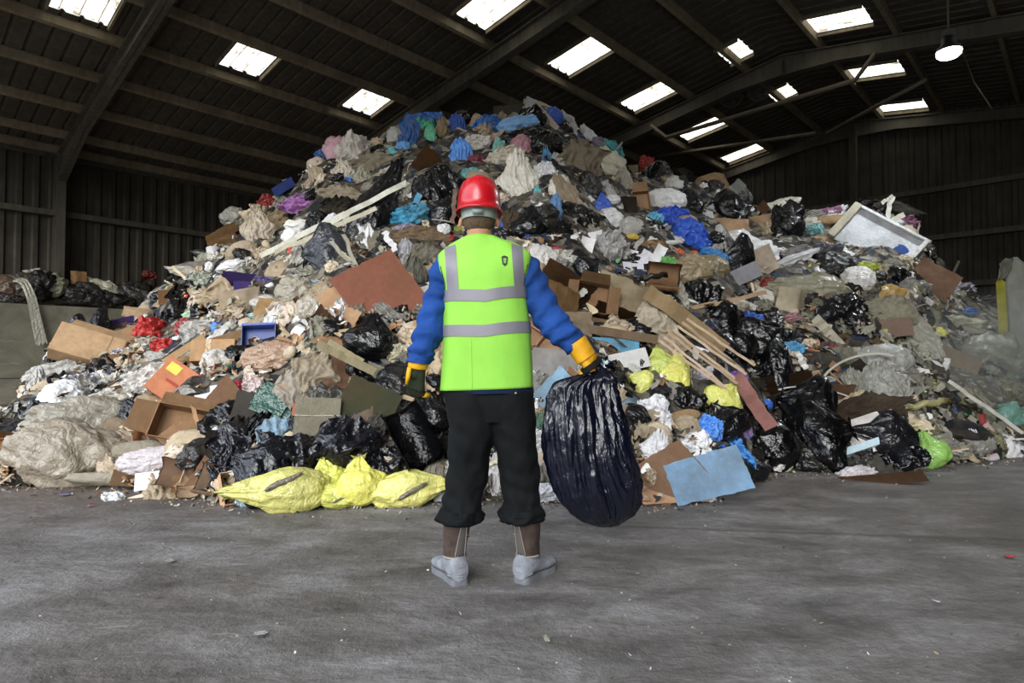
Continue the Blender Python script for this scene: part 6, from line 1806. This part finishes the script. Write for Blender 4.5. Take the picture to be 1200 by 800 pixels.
# ---------------- boots
M_BROWN = mat_cloth('dusty_brown_leather', '574942', '3f3430', .75, ((40, .3, .003), (10, .3, .01)), .3, 14)
M_DUST = mat_cloth('dust_grey_leather', '8f939a', '6f7278', .85, ((40, .4, .004), (12, .3, .01)), .25, 18)
M_STRIP = mat_cloth('worn_grey_leather', '6d6964', '57534f', .8)
M_TRIM = plain('pale_boot_piping', '9b948a', .8); M_SOLE = plain('boot_sole', '74777d', .9, 0, (60, .5, .01))
def boot(cx0, cx1, pyt, heel, toe, name, lab, sgn):
    b = empty(name, (0, 0, 0), person); b['label'] = lab
    yb = heel[1]
    h0 = P(*heel); h0 = Vector((h0.x, 0, 0)); 
    # heel centre on the floor
    A = P(cx0, pyt); B = P(cx1, pyt); rt = (B-A).length/2
    d = ray(*heel); g = CAMP+d*(-CAM_H/d.z)       # where the heel meets the floor
    hc_ = Vector((g.x, g.y+.058, 0)); ta = math.atan2(toe, 1)
    fwd = Vector((math.sin(toe), math.cos(toe), 0)); rgt = Vector((fwd.y, -fwd.x, 0))
    top = Vector(((A.x+B.x)/2, PY, A.z)); ank = hc_+fwd*.02+Vector((0, 0, .115))
    bm = loft([(ank, .047, .055, rgt, fwd, 2.2), (ank+(top-ank)*.35, .049, .056, rgt, fwd, 2.2), (ank+(top-ank)*.75, .057, .062, rgt, fwd, 2.2), (top, rt*.98, rt*1.05, rgt, fwd, 2.2)], 40,
              wr=lambda u, th, q: .003*ridge(Vector((math.cos(th)*2, math.sin(th)*2, q.z*14)), 2), samples=30)
    pobj('shaft', bm, M_BROWN, parent=b, label='dusty brown boot shaft')
    # foot: sections along fwd
    secs = []
    for s, w, zb, zt in ((-.062, .022, .022, .085), (-.054, .038, .018, .115), (-.02, .048, .018, .136), (.03, .047, .028, .125), (.08, .047, .026, .10), (.13, .052, .025, .082), (.175, .050, .025, .072), (.21, .036, .028, .060), (.226, .014, .033, .048)):
        secs.append((hc_+fwd*s+Vector((0, 0, (zb+zt)/2)), w, (zt-zb)/2, rgt, (0, 0, 1), 2.3))
    bm = loft(secs, 36, wr=lambda u, th, q: .0025*ridge(q*18, 2), samples=44)
    pobj('foot', bm, M_DUST, parent=b, label='grey dust-caked boot foot')
    bm = bmesh.new()
    out = []
    for s, w in ((-.058, .018), (-.053, .034), (-.03, .043), (.02, .041), (.07, .040), (.13, .050), (.18, .050), (.213, .036), (.228, .014)):
        out.append((s, w))
    o2 = catmull(out, 30)
    ringp = [hc_+fwd*float(s)+rgt*float(w) for s, w in o2]+[hc_+fwd*float(s)-rgt*float(w) for s, w in o2[::-1]]
    lo = [bm.verts.new(p) for p in ringp]; up_ = [bm.verts.new(p+Vector((0, 0, .028))) for p in ringp]
    n = len(ringp); bm.faces.new(lo[::-1]); bm.faces.new(up_)
    for i in range(n): bm.faces.new((lo[i], lo[(i+1) % n], up_[(i+1) % n], up_[i]))
    bmesh.ops.recalc_face_normals(bm, faces=bm.faces)
    pobj('sole', bm, M_SOLE, False, parent=b)
    # piping
    def sh_pt(th, t, off=.003):
        off += .004
        c = ank.lerp(top, t); r1 = .047+(rt-.047)*t; return c+rgt*(math.cos(th)*(r1+off))+fwd*(math.sin(th)*(r1*1.08+off))
    bk = -math.pi/2
    bm = bmesh.new(); G = []
    for t in np.linspace(.03, .94, 12):
        a0 = bk-.55*sgn+.25*t*sgn; a1 = bk+.42*sgn-.35*t*sgn
        G.append([bm.verts.new(sh_pt(a0+(a1-a0)*i/6, t, .002)) for i in range(7)])
    for i in range(11):
        for j in range(6): bm.faces.new((G[i][j], G[i][j+1], G[i+1][j+1], G[i+1][j]))
    bmesh.ops.recalc_face_normals(bm, faces=bm.faces)
    pobj('back_panel', bm, M_STRIP, parent=b, label='grey strip up the back of the boot')
    bm = bmesh.new()
    add_tube(bm, [sh_pt(bk-.55*sgn+(.25*t*sgn), t) for t in np.linspace(.02, .95, 9)], .0028, 6)
    add_tube(bm, [sh_pt(bk+.42*sgn-(.35*t*sgn), t) for t in np.linspace(.02, .95, 9)], .0028, 6)
    add_tube(bm, [sh_pt(bk-a*.1, .96) for a in range(-16, 17)], .004, 6)
    add_tube(bm, [sh_pt(bk-sgn*(.5+a*.12), .62+.018*a*-1) for a in range(0, 10)], .0028, 6)
    add_tube(bm, [sh_pt(bk-a*.1, .03) for a in range(-16, 17)], .005, 6)
    pobj('piping', bm, M_TRIM, parent=b)
    # heel counter ridges
    bm = bmesh.new()
    for zz, rr2 in ((.044, .056), (.056, .057), (.085, .052)):
        add_tube(bm, [hc_+fwd*(-.012)+rgt*(math.cos(a_)*.047)+fwd*(math.sin(a_)*rr2*.95)+Vector((0, 0, zz)) for a_ in np.linspace(-math.pi, 0, 17)], .0035, 6)
    pobj('heel_ridge', bm, M_DUST, parent=b)
    bm = bmesh.new()
    pts = [top+rgt*(-sgn*rt*1.05)+Vector((0, 0, .0)), top+rgt*(-sgn*rt*1.22)+Vector((0, -.01, .012)), top+rgt*(-sgn*rt*1.2)+Vector((0, -.01, -.03))]
    add_tube(bm, pts, .006, 6); pobj('pull_tab', bm, M_BROWN, parent=b)
boot(520, 551, 607, (533, 687), -.5, 'boot', 'boot on the foot pointing out towards the yellow sacks', -1)
boot(601, 632, 607, (617, 685), .62, 'boot', 'boot on the foot beneath the black bag side', 1)

# ---------------- gloves
M_GY = mat_cloth('yellow_leather_glove', 'e0a816', 'b9830c', .6, ((30, .4, .004), (9, .5, .02)), .4)
M_GK = mat_cloth('black_glove_fabric', '20231f', '15170f', .8)
M_GO = mat_cloth('dark_olive_glove', '2c3322', '1d2218', .8)
def hand(name, wrist, along, back, thumb_dir, curl, mat, label, sc_=1.0):
    """wrist point, direction of the metacarpals, outward normal of the back of the hand"""
    a = along.normalized(); b = (back-a*back.dot(a)).normalized(); s = a.cross(b).normalized()
    if s.dot(thumb_dir) < 0: s = -s
    parts = [('cap', [wrist-a*.015*sc_, wrist, wrist+a*.03*sc_], [.036*sc_, .034*sc_, .034*sc_])]
    tips = []
    for k, (off, ln) in enumerate(((.030, .078), (.010, .088), (-.011, .082), (-.031, .064))):
        base = wrist+a*.088*sc_+s*off*sc_
        parts.append(('cap', [wrist+a*.015*sc_+s*off*.5*sc_, base], [.021*sc_, .0155*sc_]))
        dirv = a.copy(); p = base; pts = [p]; ang = 0
        for j, f in enumerate((.45, .32, .23)):
            ang += curl[k][j]; d = a*math.cos(ang)-b*math.sin(ang); p = p+d*ln*f*sc_; pts.append(p)
        parts.append(('cap', pts, [.0135*sc_, .0125*sc_, .0115*sc_, .0100*sc_])); tips.append(pts)
    t0 = wrist+a*.02*sc_+s*.028*sc_; t1 = t0+(s*.75+a*.6-b*.25).normalized()*.042*sc_; t2 = t1+(s*.2+a*.85-b*.5).normalized()*.032*sc_; t3 = t2+(a*.7-b*.7-s*.15).normalized()*.026*sc_
    parts.append(('cap', [t0, t1, t2, t3], [.020*sc_, .0155*sc_, .0135*sc_, .011*sc_]))
    return blend(parts, .0032, name, 3), (a, b, s), tips
# hand that holds the bag: fist closed on the neck of the bag
wr = P(680, 409, -.06); gp = P(699, 436, -.06)
al = (gp-wr)
meR, (a, b, s), tipsR = hand('glove', wr+al.normalized()*.01, al, Vector((.75, -.55, .35)), Vector((-.2, 1, -.2)), [(1.25, 1.3, .9)]*4, M_GY, '', 1.32)
gR = pobj('glove', meR, M_GY, label='yellow work glove gripping the bag')
u = al.normalized()
bm = loft([(wr-u*.04, .052, .052, s, b, 2), (wr-u*.0, .050, .049, s, b, 2), (wr+u*.05, .054, .043, s, b, 2.2)], 36, wr=lambda uu, th, q: .003*ridge(q*14, 2), close=False, samples=18)
q = pobj('cuff', bm, M_GY, parent=gR); q = q.modifiers.new('s', 'SOLIDIFY'); q.thickness = .003
bm = loft([(wr+u*.075, .063, .047, s, b, 2.4), (wr+u*.102, .064, .046, s, b, 2.4)], 36, close=False, samples=6)
q = pobj('knuckle_band', bm, M_GK, parent=gR, label='black band over the knuckles'); q = q.modifiers.new('s', 'SOLIDIFY'); q.thickness = .004
bm = loft([(wr-u*.046, .047, .047, s, b, 2), (wr-u*.034, .047, .047, s, b, 2)], 36, close=False, samples=4)
pobj('binding', bm, M_PIPE, parent=gR)
# free hand
wl = P(490, 428, -.02); gl = P(485, 466, -.0)
al = gl-wl
meL, (a, b, s), tipsL = hand('glove', wl, al, Vector((-.55, -.8, 0)), Vector((-.3, 1, 0)), [(.5, .6, .35), (.55, .6, .4), (.6, .65, .4), (.65, .65, .4)], M_GO, '', 1.16)
gL = pobj('glove', meL, M_GO, label='dark olive and yellow work glove on the free hand')
bm = loft([(wl-a*.035, .047, .044, s, b, 2), (wl-a*.0, .046, .043, s, b, 2), (wl+a*.012, .044, .040, s, b, 2)], 36, wr=lambda uu, th, q: .002*ridge(q*14, 2), close=False, samples=14)
q = pobj('cuff', bm, M_GY, parent=gL, label='yellow glove cuff'); q = q.modifiers.new('s', 'SOLIDIFY'); q.thickness = .003
bm = bmesh.new()
e0 = [P(480, 430, -.055), P(478.5, 440, -.05), P(476.5, 450, -.045)]
add_tube(bm, e0, [.010, .011, .007], 10); pobj('edge_panel', bm, M_GY, parent=gL, label='yellow strip down the side of the glove')
bm = bmesh.new(); tp = tipsL[3]; add_tube(bm, [tp[1]-b*.0+Vector((0, -.004, 0)), tp[2]+Vector((0, -.004, 0)), tp[3]+Vector((0, -.003, -.004))], [.0135, .0135, .012], 10); pobj('fingertip', bm, M_GY, parent=gL, label='yellow fingertip')

# ------------------------------------------------------------------ the held bag: a thing of its own
def mat_bag():
    m = NT('navy_black_refuse_plastic'); g = m.coord('Object')
    m.color((.0035, .0045, .012)); m.set(Roughness=.19); m.b.inputs['Specular IOR Level'].default_value = .55
    n1 = m.noise(11, 2, .5, m.map(g, (1, 1, .16)), .7); n2 = m.noise(30, 3, .6, m.map(g, (1, 1, .45)), .8)
    h = m.math('ADD', m.math('ABSOLUTE', m.math('SUBTRACT', n1, .5)), m.math('MULTIPLY', m.math('ABSOLUTE', m.math('SUBTRACT', n2, .5)), .35))
    m.bump(h, .7, .03); return m.m
M_BAGHELD = mat_bag()
BY = -.06
rows_b = [((695, 431), (706, 430)), ((687, 437), (709, 435)), ((668, 444), (711, 441)), ((656, 452), (713, 449)), ((651, 463), (716, 459)), ((648, 478), (719, 475)), ((645, 500), (727, 497)), ((644, 521), (733, 519)), ((647, 545), (741, 543)), ((653, 570), (746, 567)), ((663, 588), (745, 585)), ((677, 603), (739, 600)), ((694, 613), (728, 611)), ((706, 616), (715, 615.5))]
secs = []
for i, (a_, b_) in enumerate(rows_b):
    A = P(*a_, BY); B = P(*b_, BY); r = (B-A).length/2
    secs.append(((A+B)/2, r, r*(.74 if 2 < i < 13 else .9), (B-A).normalized(), (0, 1, 0), 2.1))
hang = P(700, 436, BY)
def wr_bag(u, th, q):
    k = (1-u)**1.1
    f = ridge(Vector((math.cos(th)*2.9+noise.noise(q*3)*1.1, math.sin(th)*2.9, u*1.6)), 3)
    return .032*(.3+k)*(f-.3)*min(1, u*5+.1)+.012*noise.noise(q*5)+.005*ridge(q*14, 2)*u*u*2
bm = loft(secs, 220, wr=wr_bag, samples=170)
held = bm_obj('bin_bag', bm, M_BAGHELD, smooth=True)
tag(held, 'full shiny navy-black bin bag hanging from the gloved hand', 'bin bag')
# loose mouth of the bag standing over the fist
def pf_m(s, t):
    u_ = (t+1)/2; c = P(697-s*2, 440, BY)
    a_ = s*2.2; r = .02+.06*u_
    return Vector((c.x-.10*u_*1.0+.07*s*u_+.02*noise.noise(Vector((s*3, t*2, 1))), c.y-.03*math.cos(a_)-.02+.04*noise.noise(Vector((s*3, t, 7))), c.z-.005-.055*u_*u_+.03*u_*s+.02*ridge(Vector((s*3, t*2, 4)), 2)))
me = sheet_mesh('bag_mouth', pf_m, 44, 22, .002); o = link('bag_mouth', sm(me), M_BAGHELD, held)
def pf_m2(s, t):
    u_ = (t+1)/2; c = P(705, 434, BY)
    return Vector((c.x+.02+.045*u_+.01*s+.01*noise.noise(Vector((s*3, t*2, 1))), c.y+.03*s, c.z+.012+.02*u_*math.sin(s*4)+.022*s*u_+.012*ridge(Vector((s*3, t*2, 4)), 2)))
me = sheet_mesh('bag_ear', pf_m2, 20, 12, .002); link('bag_ear', sm(me), M_BAGHELD, held)
# twist of the neck running up into the fist
bm = bmesh.new(); add_tube(bm, [P(706, 447, BY), P(702, 440, BY), P(698, 431, BY-.0), P(694, 424, BY)], [.05, .036, .028, .02], 24, rfun=lambda u_, th: 1+.2*math.sin(th*7)); bm_obj('neck', bm, M_BAGHELD, held, True)
# ------------------------------------------------------------------ daylight
wd = bpy.data.worlds.new('sky'); sc.world = wd; wd.use_nodes = True
nt = wd.node_tree; bg = nt.nodes['Background']
tc = nt.nodes.new('ShaderNodeTexCoord'); sx = nt.nodes.new('ShaderNodeSeparateXYZ'); rp = nt.nodes.new('ShaderNodeValToRGB')
nt.links.new(tc.outputs['Generated'], sx.inputs[0]); nt.links.new(sx.outputs[2], rp.inputs[0])
e = rp.color_ramp.elements
e[0].position = 0; e[0].color = (.16, .16, .155, 1)
e[1].position = .06; e[1].color = (.62, .65, .70, 1)
q = e.new(.5); q.color = (1.7, 1.85, 2.1, 1)
nt.links.new(rp.outputs[0], bg.inputs[0]); bg.inputs[1].default_value = 1.0

def area(name, loc, direction, sx_, sy_, energy, col=(1, 1, 1), portal=False, spread=None):
    ld = bpy.data.lights.new(name, 'AREA'); ld.shape = 'RECTANGLE'; ld.size = sx_; ld.size_y = sy_
    ld.energy = energy; ld.color = col
    if portal: ld.cycles.is_portal = True
    if spread: ld.spread = spread
    o = bpy.data.objects.new(name, ld); COL.objects.link(o)
    o.location = loc
    o.rotation_euler = Vector(direction).to_track_quat('-Z', 'Y').to_euler()
    return o
# portal at the open end of the hall (guides the sky light in)
area('doorway_daylight', BM @ Vector((L_FRONT, W_RIDGE, 4.3)), LV, 28.6, 8.6, 1, portal=True)
sun = bpy.data.lights.new('hazy_sun', 'SUN'); sun.energy = 1.5; sun.angle = math.radians(35); sun.color = (1, .97, .92)
so = bpy.data.objects.new('hazy_sun', sun); COL.objects.link(so)
sd = Vector((.25, 1, -.42)).normalized()
so.rotation_euler = sd.to_track_quat('-Z', 'Y').to_euler()

sc.view_settings.view_transform = 'Standard'; sc.view_settings.look = 'None'
sc.view_settings.gamma = 1; sc.view_settings.use_curve_mapping = False
sc.view_settings.exposure = .8
sc.cycles.use_denoising = True
sc.cycles.max_bounces = 6; sc.cycles.diffuse_bounces = 4; sc.cycles.glossy_bounces = 3
sc.cycles.sample_clamp_indirect = 6

# ------------------------------------------------------------------ dust hanging over the right foot of the heap
bm = bmesh.new(); bmesh.ops.create_icosphere(bm, subdivisions=3, radius=1)
for v in bm.verts: v.co = Vector((v.co.x*1.5, v.co.y*1.1, v.co.z*1.0))*(1+.2*noise.noise(v.co*1.5))
dm = bpy.data.materials.new('dust'); dm.use_nodes = True; dt = dm.node_tree; dt.nodes.clear()
out = dt.nodes.new('ShaderNodeOutputMaterial'); pv = dt.nodes.new('ShaderNodeVolumePrincipled'); dt.links.new(pv.outputs[0], out.inputs['Volume'])
pv.inputs['Color'].default_value = (.8, .82, .8, 1); pv.inputs['Anisotropy'].default_value = .2
tc2 = dt.nodes.new('ShaderNodeTexCoord'); nz = dt.nodes.new('ShaderNodeTexNoise'); nz.inputs['Scale'].default_value = 1.6; nz.inputs['Detail'].default_value = 3
ln = dt.nodes.new('ShaderNodeVectorMath'); ln.operation = 'LENGTH'; dv = dt.nodes.new('ShaderNodeVectorMath'); dv.operation = 'DIVIDE'; dv.inputs[1].default_value = (1.5, 1.1, 1.0)
dt.links.new(tc2.outputs['Object'], dv.inputs[0]); dt.links.new(dv.outputs[0], ln.inputs[0]); dt.links.new(tc2.outputs['Object'], nz.inputs['Vector'])
mr = dt.nodes.new('ShaderNodeMapRange'); dt.links.new(ln.outputs['Value'], mr.inputs[0]); mr.inputs[1].default_value = .95; mr.inputs[2].default_value = .0; mr.inputs[3].default_value = 0; mr.inputs[4].default_value = 1
mu = dt.nodes.new('ShaderNodeMath'); mu.operation = 'MULTIPLY'; dt.links.new(mr.outputs[0], mu.inputs[0]); dt.links.new(nz.outputs['Fac'], mu.inputs[1])
mu2 = dt.nodes.new('ShaderNodeMath'); mu2.operation = 'MULTIPLY'; dt.links.new(mu.outputs[0], mu2.inputs[0]); mu2.inputs[1].default_value = 1.0
dt.links.new(mu2.outputs[0], pv.inputs['Density'])
dz = bm_obj('dust_haze', bm, dm); dz.location = (6.1, 7.2, 1.05)
tag(dz, 'pale cloud of dust drifting over the right foot of the heap', 'dust', kind='stuff')
sc.cycles.volume_step_rate = 3; sc.cycles.volume_max_steps = 64
